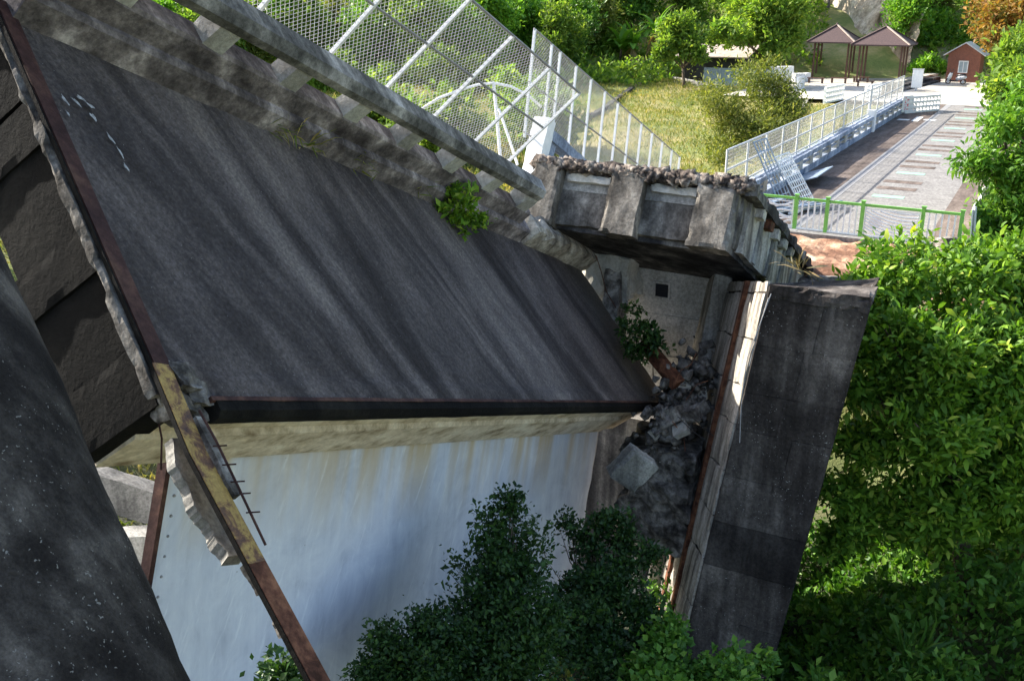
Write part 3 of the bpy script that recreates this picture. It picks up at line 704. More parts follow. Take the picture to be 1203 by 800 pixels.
for k in range(26):
    s, t = .0+.5*rs.random(), FW*rs.random(); r = .09+.08*rs.random()
    B = unit(f2+rs.normal(size=3)*.25); C2 = unit(np.cross(f3, B))
    rough('crust_slab', frame(Q(s, t, .0+.05*rs.random()), B, C2, unit(np.cross(B, C2))), (-r*1.6, r*1.6), (-r, r), (-.04, .04), M_rubdirt if k % 3 else M_rubble, dk, .08, .03, .04, 200+k, freq=5)
# its own left parapet with openings
rough('parapet_plinth', Q, (.45, 8.2), (-.34, -.02), (-.5, .30), M_bluep, dk, .25, .01, .03, 120)
for k in range(7):
    s = .5+1.18*k
    rough('parapet_post', Q, (s, s+.42), (-.30, -.05), (.29, .72), M_bluep, dk, .12, .006, .02, 121+k)
rough('parapet_rail', Q, (.35, 8.2), (-.36, .02), (.70, .98), M_bluep, dk, .25, .008, .03, 129)
rough('parapet_end_post', Q, (-.02, .40), (-.40, .06), (-.5, 1.16), M_wpaint, dk, .15, .006, .02, 130)
g1 = U*math.cos(R(-22))+A3(0, 0, math.sin(R(-22))); g3 = U*math.sin(R(14))+A3(0, 0, math.cos(R(14)))
QF = lambda s, t, n=0: FT+g1*s+f2*t+g3*n
chainlink('chain_link_fence', 'thin white wire fence standing on the blue-grey parapet of the upended deck', QF, -.35, 12.2, .6, 3.15, lambda n: -.30-.02*n, [-.3, .75, 1.3, 2.4, 3.5, 4.6, 5.7, 6.8, 7.9, 9.0, 10.1, 11.2, 12.15], .11, .0040, 1.85, Q(4, -.3, .9))

# ------------------------------------------------------------------ abutment and pier
ab = empty('abutment_wall', W(-11, -3, -6)); tag(ab, 'grey concrete abutment wall with square holes in the gap under the deck', 'wall')
LEANX = .148
def AB(a, b, c):                # a to the right along the wall, b towards the camera, c up
    return W(-12.8, 0, 0)+Vv*a-U*b*1+EZ*c
rough('back_wall', AB, (-6.5, .3), (-.6, 0), (-10, .4), M_abut, ab, .35, .014, .02, 140)
for x, y in ((728, 326), (778, 341)):
    p = at(x, y, 27.0)
    r_ = (p-CAM); k_ = ((AB(0, 0, 0)-CAM)@U)/(r_@U); p = CAM+r_*k_
    MB().box(frame(p, Vv, -U, (0, 0, 1)), (-.19, .19), (-.02, .015), (-.19, .19)).build('drain_hole', M_black, ab)
    h = MB()
    for a0, a1, c0, c1 in ((-.25, -.19, -.25, .25), (.19, .25, -.25, .25), (-.19, .19, .19, .25), (-.19, .19, -.25, -.19)): h.box(frame(p, Vv, -U, (0, 0, 1)), (a0, a1), (-.02, .05), (c0, c1))
    h.build('hole_frame', M_abut, ab)
for k in range(3):
    MB().box(AB, (-6.4, .25), (-.01, .012), (-1.3-1.2*k, -1.285-1.2*k)).build('lift_joint', M_grey, ab)

pier = empty('bridge_pier', at(880, 900, 24)); tag(pier, 'tall dark leaning concrete pier with tide marks and a chipped top', 'pier')
PFL, PFR = at(905, 335, 21), at(1025, 352, 20.1)
PBL, PBR = A3(5.75, 25.6, PFL[2]-1.5), A3(8.2, 21.0, PFR[2])
def PR(a, b, c):                # a: 0 left .. 1 right, b: 0 front .. 1 back, c: metres below the top
    f = PFL*(1-a)+PFR*a; k = PBL*(1-a)+PBR*a
    return f*(1-b)+k*b+A3(-LEANX, -.01, -1)*c
def pcut(T, prm):
    return prm
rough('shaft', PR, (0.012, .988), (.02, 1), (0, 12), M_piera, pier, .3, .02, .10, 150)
# cast lifts: formwork panels on the front face and on the side
hs = [0, .28, 1.35, 2.45, 3.35, 4.5, 5.65, 6.8, 8.1, 9.4, 10.7, 12]
rs = np.random.default_rng(8)
for r in range(len(hs)-1):
    for q in range(2):
        m_ = .40+.25*((r*37) % 10)/10; a0, a1 = (0.0, m_) if q == 0 else (m_+.002, 1.0)
        if r == 0: continue
        j = .012*rs.random()
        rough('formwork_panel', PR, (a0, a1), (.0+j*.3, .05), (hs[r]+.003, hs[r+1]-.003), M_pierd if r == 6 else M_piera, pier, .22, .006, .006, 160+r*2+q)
rough('chipped_cap', PR, (-.004, 1.004), (-.006, .5), (-.03, .30), M_piera, pier, .10, .022, .10, 151, freq=3)
def PS(a, b, c): return PR(0, a, c)+unit(np.cross(PBL-PFL, A3(0, 0, 1)))*b*SGN
SGN = 1 if unit(np.cross(PBL-PFL, A3(0, 0, 1)))[0] < 0 else -1
for r in range(len(hs)-1):
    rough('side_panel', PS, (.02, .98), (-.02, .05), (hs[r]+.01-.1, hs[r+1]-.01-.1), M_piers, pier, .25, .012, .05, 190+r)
for a0, c0, c1, w in ((.38, -.1, 11.5, .05), (.66, 5.0, 11.5, .06)):
    MB().box(PS, (a0-w/2, a0+w/2), (.04, .13), (c0, c1)).build('steel_guide_rail', M_rust2, pier)
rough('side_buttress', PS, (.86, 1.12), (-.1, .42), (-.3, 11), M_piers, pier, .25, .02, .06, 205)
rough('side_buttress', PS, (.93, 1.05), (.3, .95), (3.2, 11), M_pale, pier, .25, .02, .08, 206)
for pts in ([(906, 345), (893, 380), (878, 420), (871, 470), (869, 520)], [(903, 350), (890, 390), (880, 430)]):
    MB().tube([at(x, y, 20.6) for x, y in pts], .010, 5).build('hanging_wire', M_fdark, pier)
for pts in ([(795, 480), (815, 492), (838, 512)], [(796, 489), (812, 505), (830, 518)]):
    MB().tube([at(x, y, 23.5) for x, y in pts], .012, 5).build('hanging_wire', M_black, pier)
# dark back wall left of the pier, under the span end
bw = rough('dark_wing_wall', frame(at(745, 500, 27.6), Vv, U, (0, 0, 1)), (-2.2, 1.6), (0, .5), (-9, .2), M_dark, None, .3, .03, .05, 210)
tag(bw, 'dark wing wall behind the tipped concrete block', 'wall')

# ------------------------------------------------------------------ rubble in the gap
def chunk(c, size, seed, mat, name='concrete_chunk', par=None, cell=.1, rot=None, amp=.05, fq=4):
    rs = np.random.default_rng(seed); B0 = unit(rs.normal(size=3)); B1 = unit(np.cross(B0, rs.normal(size=3))); B2 = np.cross(B0, B1)
    if rot is not None: B0, B1, B2 = rot
    return rough(name, frame(c, B0, B1, B2), (-size[0]/2, size[0]/2), (-size[1]/2, size[1]/2), (-size[2]/2, size[2]/2), mat, par, cell, amp*min(size), .12*min(size), seed, freq=fq)
a_ = unit(cRt*.55+cUp*.62-cFw*.2); b_ = unit(np.cross(a_, cRt*.3-cUp*.2-cFw)); c_ = np.cross(a_, b_)
o = chunk(at(743, 549, 22.4), (.86, .80, .42), 300, M_grey, rot=(a_, b_, c_), cell=.08, amp=.035, fq=3); tag(o, 'squarish tipped block of grey concrete beside the white wall end', 'concrete block')
k = 0
for x, y, d, r in ((800, 452, 25, .42), (816, 440, 25.3, .38), (806, 470, 24.8, .36), (822, 462, 25, .3), (795, 487, 24.6, .34), (812, 487, 24.5, .32), (800, 505, 24.4, .28), (822, 480, 24.7, .3), (788, 470, 25, .3), (770, 508, 24.9, .3), (808, 430, 25.6, .3), (828, 448, 25.2, .28), (790, 440, 25.6, .3)):
    rs = np.random.default_rng(310+k)
    o = chunk(at(x, y, d), r*(.6+.8*rs.random(3)), 310+k, M_rubble if k % 3 else M_pale); k += 1
    tag(o, 'broken concrete lump in the rubble heap between fallen deck and pier', 'rubble', 'rubble lumps in the gap')
o = rough('rubble_heap', frame(at(790, 520, 25.4), Vv, U, (0, 0, 1)), (-1.2, .8), (-.6, 1.2), (-3, 0), M_ledge, None, .2, .16, .3, 340, freq=2); tag(o, 'dark heap of packed debris under the end of the fallen deck', 'rubble')
rs = np.random.default_rng(77); V = []; F = []
for k in range(420):
    x, y = 800+rs.normal()*16, 470+rs.normal()*26; x -= (y-470)*.35; c = at(x, y, 24.6+.5*rs.random()); r = .03+.11*rs.random()**2; i = len(V)
    B = np.linalg.qr(rs.normal(size=(3, 3)))[0]; sc = r*(.4+rs.random(3))
    V += [c+B@(A3(a, b, e)*sc*(.6+.6*rs.random())) for e in (-1, 1) for b in (-1, 1) for a in (-1, 1)]
    F += [(i, i+2, i+3, i+1), (i+4, i+5, i+7, i+6), (i, i+1, i+5, i+4), (i+2, i+6, i+7, i+3), (i, i+4, i+6, i+2), (i+1, i+3, i+7, i+5)]
tag(mobj('rubble_fragments', np.array(V), np.array(F), M_ledge), 'scatter of small pale concrete fragments beside the deck end', 'rubble', kind='stuff')
for pts in ([(792, 452), (800, 435), (812, 428), (818, 415)], [(806, 470), (818, 452), (832, 447)], [(790, 495), (803, 512), (805, 530)], [(700, 300), (706, 318), (712, 342), (724, 362)]):
    o = MB().tube([at(x, y, 24.4 if x > 750 else 26.5) for x, y in pts], .012, 5).build('bent_rebar', M_rust2); tag(o, 'thin bent rebar sticking out of the broken concrete', 'rebar', 'loose rebars in the gap')
o = chunk(at(718, 322, 27.3), (1.5, 1.0, 1.3), 345, M_pale, cell=.14, amp=.09, fq=1.8, rot=(Vv, U, A3(0, 0, 1))); tag(o, 'sunlit pale broken girder end behind the fallen deck corner', 'concrete block')
o = chunk(at(722, 368, 27.2), (.5, .8, 2.6), 346, M_rubble, cell=.14, amp=.1, fq=1.8, rot=(Vv, U, A3(.05, .1, 1))); tag(o, 'jagged dark concrete column behind the crack plants', 'concrete block')
o = MB().bar(at(756, 402, 25.2), at(797, 452, 24.6), .28, .30).build('steel_beam', M_rust2); tag(o, 'rusty square steel beam poking out of the rubble by the deck end', 'steel beam')

# ------------------------------------------------------------------ green railing across the road end
RA, RB = W(-5.6, -2.6, -.05), W(-5.95, 5.05, -.05)
gr = empty('green_railing', (RA+RB)/2); tag(gr, 'green railing with white bars and wavy panels across the road end', 'railing')
gd = unit(RB-RA); GL = np.linalg.norm(RB-RA); gn = np.cross(gd, A3(0, 0, 1))
G = lambda a, b, c: RA+gd*a+gn*b+A3(0, 0, c)
pst = [0, .85, 2.62, 3.62, 4.72, 6.52, 7.62]
for a in pst:
    MB().box(G, (a-.055, a+.055), (-.05, .05), (-.25, 1.16)).build('post', M_green, gr)
    MB().box(G, (a-.07, a+.07), (-.065, .065), (1.16, 1.20)).build('post_cap', M_green, gr)
for c0, c1, m in ((1.02, 1.10, M_green), (.06, .11, M_wpaint)):
    for p, q in zip(pst[:-1], pst[1:]): MB().box(G, (p+.056, q-.056), (-.03, .03), (c0, c1)).build('rail', m, gr)
for (p, q) in ((pst[0], pst[1]), (pst[2], pst[3]), (pst[3], pst[4]), (pst[5], pst[6])):
    n = max(4, int(round((q-p)/.19)))
    for k in range(1, n):
        a = p+(q-p)*k/n; MB().box(G, (a-.024, a+.024), (-.016, .016), (.10, 1.03)).build('bar', M_wpaint, gr)
for i, (p, q) in enumerate(((pst[1], pst[2]), (pst[4], pst[5]))):
    p += .1; q -= .1
    for a in (p, q): MB().box(G, (a-.02, a+.02), (-.02, .02), (.10, 1.03)).build('panel_frame', M_wpaint, gr)
    MB().box(G, (p, q), (-.02, .02), (.93, .96)).build('panel_frame', M_wpaint, gr)
    w = q-p
    for k in range(9):
        pts = []
        for x in np.linspace(0, 1, 12):
            if i == 0: c = .17+.09*k+.06*math.sin(x*5+k*1.7)+.05*math.sin(x*9-k)
            else: c = .98-.105*k+.55*(x-.75)**2-.1
            if .12 < c < .93: pts.append(G(p+w*x, 0, c))
        if len(pts) > 2: MB().tube(pts, .030, 5).build('wave_bar', M_wpaint, gr)
if True:
    c = G(pst[4]+.42, 0, .55); MB().tube([c-gn*.012, c+gn*.012], .2, 20).build('sun_disc', M_wpaint, gr)

# ------------------------------------------------------------------ left parapet and fence of the standing road
pw = empty('road_parapet', W(16, -2.35, 0)); tag(pw, 'long grey road parapet with rows of openings and white edges', 'parapet')
rough('plinth', W, (-5.4, 35), (-2.55, -2.2), (-.6, .30), M_bluep, pw, .5, .008, .02, 400)
for k in range(21):
    u = -5.2+1.95*k
    rough('post', W, (u, u+.55), (-2.52, -2.22), (.29, .72), M_pale, pw, .25, .005, .02, 401+k)
rough('mid_rail', W, (-5.4, 35), (-2.50, -2.25), (.48, .56), M_bluep, pw, .5, .004, .01, 430)
rough('top_rail', W, (-5.4, 35), (-2.58, -2.17), (.71, .92), M_bluep, pw, .5, .008, .03, 431)
rough('end_pillar', W, (22.2, 22.7), (-2.6, -2.1), (0, 1.25), M_wpaint, pw, .2, .004, .02, 432)
ft = empty('road_fence', W(16, -2.5, 1)); tag(ft, 'long pale mesh fence on top of the road parapet', 'fence')
for k in range(17): MB().bar(W(-5.4+2.55*k, -2.5, .9), W(-5.4+2.55*k, -2.5, 2.38), .06).build('post', M_galv, ft)
MB().bar(W(22.45, -2.5, .9), W(22.45, -2.5, 2.6), .12).build('post', M_galv, ft)
for z in (1.02, 1.68, 2.36): MB().tube([W(-5.4, -2.5, z), W(35.4, -2.5, z)], .035, 6).build('rail', M_galv, ft)
V = []; F = []
def thin(p, q, r):
    d = unit(q-p); x = unit(np.cross(d, A3(.3, .5, .8)))*r; y = np.cross(d, x); i = len(V); tri = [x, -x*.5+y*.87, -x*.5-y*.87]
    V.extend([p+k for k in tri]+[q+k for k in tri]); F.extend([(i, i+1, i+4, i+3), (i+1, i+2, i+5, i+4), (i+2, i, i+3, i+5)])
for u in np.arange(-5.4, 35.4, .13): thin(W(u, -2.5, 1.0), W(u, -2.5, 2.36), .006)
for z in np.arange(1.1, 2.34, .13): thin(W(-5.4, -2.5, z), W(35.4, -2.5, z), .006)
tag(mobj('wire_mesh', np.array(V), np.array(F), M_wire, ft), kind='stuff')

# right hand edge of the road: leaning white panel and low wall
rp = empty('sheet_barrier', W(-3, 5.4, 0)); tag(rp, 'bent white sheet barrier leaning at the road edge by the tree', 'barrier')
V = []; n = 14
for i in range(n+1):
    for j in range(8):
        c = j/7; V.append(W(-5.6+5.2*i/n, 5.35-.05*math.sin(c*3)-.12*c*c, 1.25*c-.15+.08*math.sin(i*.8)))
o = mobj('sheet', V, [(i*8+j, i*8+j+1, (i+1)*8+j+1, (i+1)*8+j) for i in range(n) for j in range(7)], M_wpaint, rp)
sm = o.modifiers.new('thickness', 'SOLIDIFY'); sm.thickness = .03
for u in (-5.5, -3, -.6): MB().bar(W(u, 5.42, -.2), W(u, 5.3, 1.2), .06).build('post', M_galv, rp)
o = rough('low_edge_wall', W, (.5, 34), (5.6, 5.85), (-.6, .55), M_pale, None, .5, .01, .03, 440); tag(o, 'low pale kerb wall on the tree side of the road', 'wall')
o = chunk(W(-6.6, 4.75, .1), (.7, .5, .6), 350, M_rubble); tag(o, 'dark torn stump of concrete at the end of the green railing', 'concrete block')

# ------------------------------------------------------------------ scrap heap behind the green railing
def grille(name, label, c, ax, ay, w, h, nb, mh, mat, group=None):
    root = empty(name, c); tag(root, label, 'metal panel', group); az = np.cross(ax, ay); Fm = frame(c, ax, ay, az)
    MB().box(Fm, (0, .05), (0, h), (-.02, .02)).build('frame_bar', mat, root); MB().box(Fm, (w-.05, w), (0, h), (-.02, .02)).build('frame_bar', mat, root)
    for y in (0, h-.05): MB().box(Fm, (.05, w-.05), (y, y+.05), (-.02, .02)).build('frame_bar', mat, root)
    for k in range(1, nb): MB().box(Fm, (w*k/nb-.022, w*k/nb+.022), (.05, h-.05), (-.012, .012)).build('bar', mat, root)
    for k in range(1, mh): MB().box(Fm, (.05, w-.05), (h*k/mh-.022, h*k/mh+.022), (-.008, .016)).build('cross_bar', mat, root)
    return root
lean = unit(-Vv*.75+A3(0, 0, .85)); al = unit(U*.9+Vv*.1)
grille('white_grille_panel', 'white barred panel leaning against the blue-grey scrap', W(-1.6, -.75, .02), al, unit(-Vv*.55+A3(0, 0, .85)), 1.5, 2.0, 7, 9, M_wpaint)
grille('blue_grille_panel', 'blue-grey ladder-like panel behind the white barred panel', W(-2.6, -1.2, .02), al, unit(-Vv*.5+A3(0, 0, .95)), 1.3, 2.6, 4, 6, M_bluesheet)
o = MB().box(frame(W(2.2, -1.95, .1), unit(U), unit(Vv+A3(0, 0, .35)), unit(A3(0, 0, 1)-Vv*.35)), (0, 3.2), (-.2, 1.0), (0, .04)).build('metal_sheet', M_bluesheet)
tag(o, 'flat pale blue metal sheet lying against the parapet beside the footpath', 'metal panel')
o = MB().box(frame(W(-3.9, -2.0, .25), unit(U+Vv*.2), unit(Vv+A3(0, 0, .2)), unit(A3(0, 0, 1)-Vv*.2)), (-.2, 1.6), (-.1, .8), (0, .04)).build('metal_sheet', M_bluesheet)
tag(o, 'small tilted blue sheet on top of the pile of pipes', 'metal panel')
rs = np.random.default_rng(12)
for k in range(12):
    u, v, z = -5.0+.12*k+.3*rs.random(), -1.9+.10*k, .06+.05*(k % 4)
    d = unit(U*(.85+.3*rs.random())+Vv*(.3+.5*rs.random()))
    o = MB().bar(W(u, v, z)-d*.1, W(u, v, z)+d*(1.8+rs.random())+A3(0, 0, .1*rs.random()), .09, .05).build('scrap_bar', M_bluesheet if k % 3 else M_wpaint)
    tag(o, 'long flat scrap metal bar in the pile behind the green railing', 'metal bar', 'scrap bars piled behind the railing')
o = MB().bar(W(-3.6, -.6, .05), W(-1.7, -.35, .12), .22, .08).build('scrap_plank', M_wpaint); tag(o, 'single white plank lying on the footpath before the white barred panel', 'plank')

# ------------------------------------------------------------------ white road barriers with rows of openings
def barrier(c, ax, n, label, group, rows=3, pitch=.38, hh=1.1, mat=None):
    root = empty('white_barrier', c); tag(root, label, 'barrier', group); ay = np.cross(A3(0, 0, 1), ax); Fm = frame(c, ax, ay, (0, 0, 1)); w = n*pitch; mat = mat or M_wpaint
    dz = (hh-.14)/rows
    for k in range(rows+1): MB().box(Fm, (0, w), (-.09, .09), (k*dz, k*dz+.14)).build('rail', mat, root)
    for k in range(n+1): 
        for r in range(rows): MB().box(Fm, (k*pitch-.055, k*pitch+.055), (-.085, .085), (r*dz+.14, (r+1)*dz)).build('upright', mat, root)
    return root
bd = unit(W(37.6, -.1)-W(34.0, -2.0))
barrier(W(33.9, -2.05, .0), bd, 10, 'white slotted barrier angled across the road behind the red sign', None)
barrier(atz(968, 122, 0), unit(atz(1014, 112, 0)-atz(968, 122, 0)), 10, 'white slotted barrier standing below the benches', None, pitch=.4, hh=1.2)
barrier(atz(936, 107, 0), unit(atz(958, 100, 0)-atz(936, 107, 0)), 6, 'short white slotted barrier by the bare path', None, rows=2, pitch=.4)
barrier(atz(1016, 116, 0), unit(atz(1052, 109, 0)-atz(1016, 116, 0)), 8, 'white slotted barrier seen through the end of the road fence', None, pitch=.42, hh=1.0)
for k, (x0, x1, y, h) in enumerate(((903, 932, 96, 1.35), (934, 952, 97, .8))):
    c = atz(x0, y, 0); e = atz(x1, y-1, 0); d = unit(e-c); L = np.linalg.norm(e-c)
    root = empty('white_block_wall', c); tag(root, ('tall white concrete block wall by the olive shrub', 'lower white block wall beside the pavilion')[k], 'wall')
    for q in range(3): rough('block', frame(c, d, np.cross(A3(0, 0, 1), d), (0, 0, 1)), (q*L/3, (q+1)*L/3-.03), (0, .5), (0, h), M_wpaint, root, .3, .01, .03, 450+q+5*k)
# sign
sg = empty('red_lettered_sign', W(33.3, -1.7, 0)); tag(sg, 'white board with red characters hung on the slotted barrier', 'sign')
sf = frame(W(33.75, -2.25, .12)-np.cross(A3(0, 0, 1), bd)*0, bd, np.cross(A3(0, 0, 1), bd), (0, 0, 1)); 
sgn = -1 if (np.cross(A3(0, 0, 1), bd)@(CAM-W(34, -2))) < 0 else 1
MB().box(sf, (-.15, .95), (sgn*.14, sgn*.17), (.0, 1.05)).build('board', M_wpaint, sg)
for z0 in (.56, .12):
    m = MB()
    for a0, a1, b0, b1 in ((.1, .7, .34, .39), (.2, .6, .22, .26), (.1, .7, .02, .07), (.37, .43, .07, .34), (.14, .19, .07, .22), (.58, .63, .07, .30)):
        m.box(sf, (a0, a1), (sgn*.171, sgn*.178), (z0+b0, z0+b1))
    m.build('red_character', M_red, sg)
for a in (-.05, .85): MB().box(sf, (a-.03, a+.03), (sgn*.09, sgn*.14), (-.12, 1.0)).build('bracket', M_galv, sg)
cb = empty('white_cabinet', atz(1076, 107, 0)); tag(cb, 'tall narrow white cabinet on a post before the steps', 'cabinet')
c = atz(1076, 107, 0); Fm = frame(c, Vv, U, (0, 0, 1))
MB().box(Fm, (-.42, .42), (-.15, .15), (.25, 1.75)).build('box', M_wpaint, cb); MB().box(Fm, (-.46, .46), (-.2, .2), (1.752, 1.80)).build('lid', M_galv, cb)
MB().box(Fm, (-.36, .36), (-.17, -.152), (.32, 1.68)).build('door', M_wpaint, cb); MB().box(Fm, (-.08, .08), (-.08, .08), (-.02, .25)).build('leg', M_galv, cb)
for k in range(3):
    a, b = atz(1040, 113-3.5*k, 0), atz(1105, 97-2.6*k, 0); d = unit(b-a)
    o = rough('step', frame(a, d, np.cross(A3(0, 0, 1), d), (0, 0, 1)), (0, np.linalg.norm(b-a)), (0, .9), (0, .18+.16*k), M_dark if k < 2 else M_plaza, None, .5, .01, .03, 470+k)
    tag(o, ('lowest dark step beside the white cabinet', 'middle dark step leading to the pavilion terrace', 'top pale step of the pavilion terrace')[k], 'step')

# ------------------------------------------------------------------ pavilions
def pavilion(px, py, d, h, eave, apex, over, label, posts):
    c = at(px, py, d); c[2] = 0; root = empty('pavilion', c); tag(root, label, 'pavilion', None)
    Fm = frame(c, Vv, U, (0, 0, 1))
    for a, b in posts: MB().box(Fm, (a*h-.08, a*h+.08), (b*h-.08, b*h+.08), (0, eave+.1)).build('post', M_brown, root)
    e = h+over; V = [Fm(-e, -e, eave), Fm(e, -e, eave), Fm(e, e, eave), Fm(-e, e, eave), Fm(0, 0, apex)]
    V += [v-A3(0, 0, .12) for v in V]
    rf = mobj('roof', V, [(0, 1, 4), (1, 2, 4), (2, 3, 4), (3, 0, 4), (6, 5, 9), (7, 6, 9), (8, 7, 9), (5, 8, 9), (0, 5, 6, 1), (1, 6, 7, 2), (2, 7, 8, 3), (3, 8, 5, 0)], M_tile, root)
    for i in range(4): MB().bar(V[i]+A3(0, 0, .03), V[4]+A3(0, 0, .05), .16, .08).build('hip_ridge', M_tarp if i == 1 else M_tile, rf)
    MB().tube([V[4]-A3(0, 0, .1), V[4]+A3(0, 0, .22)], [.14, .05], 8).build('finial', M_tile, rf)
    for i in range(4):
        p, q = [Fm(x*h, y*h, eave-.02) for x, y in ((-1, -1), (1, -1), (1, 1), (-1, 1))][i], [Fm(x*h, y*h, eave-.02) for x, y in ((1, -1), (1, 1), (-1, 1), (-1, -1))][i]
        MB().bar(p, q, .12, .2).build('eave_beam', M_brown, root)
    return c
six = [(-1, -1), (1, -1), (1, 1), (-1, 1), (-1, 0), (1, 0)]
c1 = pavilion(1034, 97, 93, 1.85, 3.45, 5.0, .75, 'larger brown pavilion with hipped shingle roof beside the steps', six)
c2 = pavilion(977, 94, 98, 1.6, 3.5, 5.05, .7, 'smaller brown pavilion with hipped roof by the white blocks', six)
def bench(p, ax, l, label, group):
    root = empty('bench', p); tag(root, label, 'bench', group); ay = np.cross(A3(0, 0, 1), ax); Fm = frame(p, ax, ay, (0, 0, 1))
    MB().box(Fm, (-l/2, l/2), (-.25, .25), (.42, .50)).build('seat', M_brown, root)
    for a in (-l/2+.15, l/2-.15): MB().box(Fm, (a-.06, a+.06), (-.2, .2), (0, .42)).build('leg', M_brown, root)
for k, (x, y) in enumerate(((985, 98), (1011, 97), (1016, 102), (958, 98))):
    bench(atz(x, y, .02), Vv, 1.5, 'brown timber bench under the pavilion roofs', 'benches at the pavilions')

# ------------------------------------------------------------------ hut and scooter
hc = atz(1129, 97, 0); hut = empty('timber_hut', hc); tag(hut, 'small red-brown timber hut with white window and grey gable roof', 'hut')
hx = unit(Vv*.93-U*.05); hy = np.cross(A3(0, 0, 1), hx); HF = frame(hc, hx, hy, (0, 0, 1)); w, dpt, hh, ap = 1.4, 2.6, 2.6, 3.5
mb = MB(); Vh = [HF(-w, 0, 0), HF(w, 0, 0), HF(w, 0, hh), HF(0, 0, ap), HF(-w, 0, hh)]; Vb = [HF(-w, dpt, 0), HF(w, dpt, 0), HF(w, dpt, hh), HF(0, dpt, ap), HF(-w, dpt, hh)]
mb.add(Vh+Vb, [(0, 1, 2, 3, 4), (9, 8, 7, 6, 5), (0, 5, 6, 1), (1, 6, 7, 2), (4, 9, 5, 0), (2, 7, 8, 3), (3, 8, 9, 4)]); wo = mb.build('wall', M_redboard, hut)
for k in range(11): MB().box(HF, (-w-.012, w+.012), (-.014, -.002), (.2*k+.02, .2*k+.19)).build('plank', M_redboard, wo)
for s in (-1, 1):
    P = [HF(0, -.35, ap+.04), HF(s*(w+.42), -.35, hh-.22), HF(s*(w+.42), dpt+.3, hh-.22), HF(0, dpt+.3, ap+.04)]
    mobj('roof_slope', P+[p+A3(0, 0, .1) for p in P], [(0, 1, 2, 3), (7, 6, 5, 4), (0, 4, 5, 1), (1, 5, 6, 2), (2, 6, 7, 3), (3, 7, 4, 0)], M_galv, hut)
for a0, a1, z0, z1 in ((-.42, -.34, .85, 1.95), (.34, .42, .85, 1.95), (-.34, .34, .85, .93), (-.34, .34, 1.87, 1.95), (-.03, .03, .93, 1.87)):
    MB().box(HF, (a0, a1), (-.07, -.016), (z0, z1)).build('window_frame', M_wpaint, hut)
for s in (-1, 1): MB().box(HF, (min(s*.03, s*.34), max(s*.03, s*.34)), (-.04, -.017), (.93, 1.87)).build('window_pane', M_window, hut)
sc = atz(1122, 99.5, 0); st = empty('scooter', sc); tag(st, 'white and black scooter parked before the timber hut', 'scooter')
SF = frame(sc, unit(Vv*.96-U*.28), unit(U*.96+Vv*.28), (0, 0, 1))
for x in (-.68, .68):
    ring = [SF(x+.22*math.cos(a), 0, .26+.22*math.sin(a)) for a in np.linspace(0, 2*math.pi, 17)]
    wh = MB().tube(ring, .055, 6).build('tyre', M_black, st); MB().tube([SF(x, -.04, .26), SF(x, .04, .26)], .13, 12).build('rim', M_galv, wh)
MB().tube([SF(-.62, 0, .38), SF(-.56, 0, .75), SF(-.42, 0, 1.02)], [.14, .19, .09], 8).build('front_shield', M_wpaint, st, True)
MB().tube([SF(-.8, 0, .52), SF(-.66, 0, .56), SF(-.5, 0, .5)], [.06, .11, .05], 8).build('front_mudguard', M_wpaint, st, True)
MB().box(SF, (-.5, .15), (-.17, .17), (.26, .36)).build('foot_board', M_black, st)
MB().tube([SF(.05, 0, .45), SF(.4, 0, .6), SF(.75, 0, .66), (SF(.95, 0, .7))], [.17, .22, .2, .08], 8).build('tail_body', M_galv, st, True)
MB().tube([SF(.05, 0, .76), SF(.4, 0, .82), SF(.85, 0, .86)], [.1, .15, .12], 8).build('seat', M_black, st, True)
MB().tube([SF(-.45, -.34, 1.06), SF(-.42, 0, 1.02), SF(-.45, .34, 1.06)], .03, 6).build('handlebar', M_black, st)
for y in (-.34, .34):
    MB().tube([SF(-.42, y, 1.06), SF(-.44, y*1.1, 1.26)], .012, 5).build('mirror_stem', M_black, st)
    MB().tube([SF(-.45, y*1.1, 1.28), SF(-.42, y*1.1, 1.28)], .07, 8).build('mirror', M_black, st)
MB().tube([SF(-.62, 0, .92), SF(-.5, 0, .94)], [.08, .1], 8).build('headlight', M_window, st)

# ------------------------------------------------------------------ low walls, house in the trees, pole, cliff, ramp
def lowwall(name, label, pts, h, th, mat, seed):
    root = empty(name, pts[0]); tag(root, label, 'wall')
    for k, (a, b) in enumerate(zip(pts[:-1], pts[1:])):
        d = b-a; L = np.linalg.norm(d); d = d/L; y = unit(np.cross(A3(0, 0, 1), d)); z = np.cross(d, y)
        rough('wall_section', frame(a, d, y, z), (0, L-.03), (0, th), (-.5, h), mat, root, .4, .02, .06, seed+k)
lowwall('field_wall', 'low white wall along the far edge of the grassy field', [gpx(x, y) for x, y in ((763, 90), (790, 96), (815, 101), (842, 106))], .45, .3, M_pale, 500)
lowwall('stone_ditch_wall', 'low dark stone wall running down the grassy field behind the wire fence', [gpx(x, y) for x, y in ((757, 96), (735, 110), (708, 130), (680, 146))], .35, .4, M_dark, 510)
lowwall('path_kerb', 'curved pale kerb of the bare path by the olive shrub', [gpx(x, y) for x, y in ((941, 138), (949, 122), (955, 108))], .3, .25, M_grey, 520)
hs_ = at(838, 66, 92); hs_[2] = tz(hs_[0], hs_[1]); HS = frame(hs_, Vv, U, (0, 0, 1)); hz_ = hs_[2]
sh = empty('shed', hs_); tag(sh, 'low dark shed with tan roof half hidden in the trees', 'shed')
rough('wall', HS, (-3, 3), (0, 3), (0, 2.3), M_darkin, sh, .6, .01, .02, 530); 
MB().add
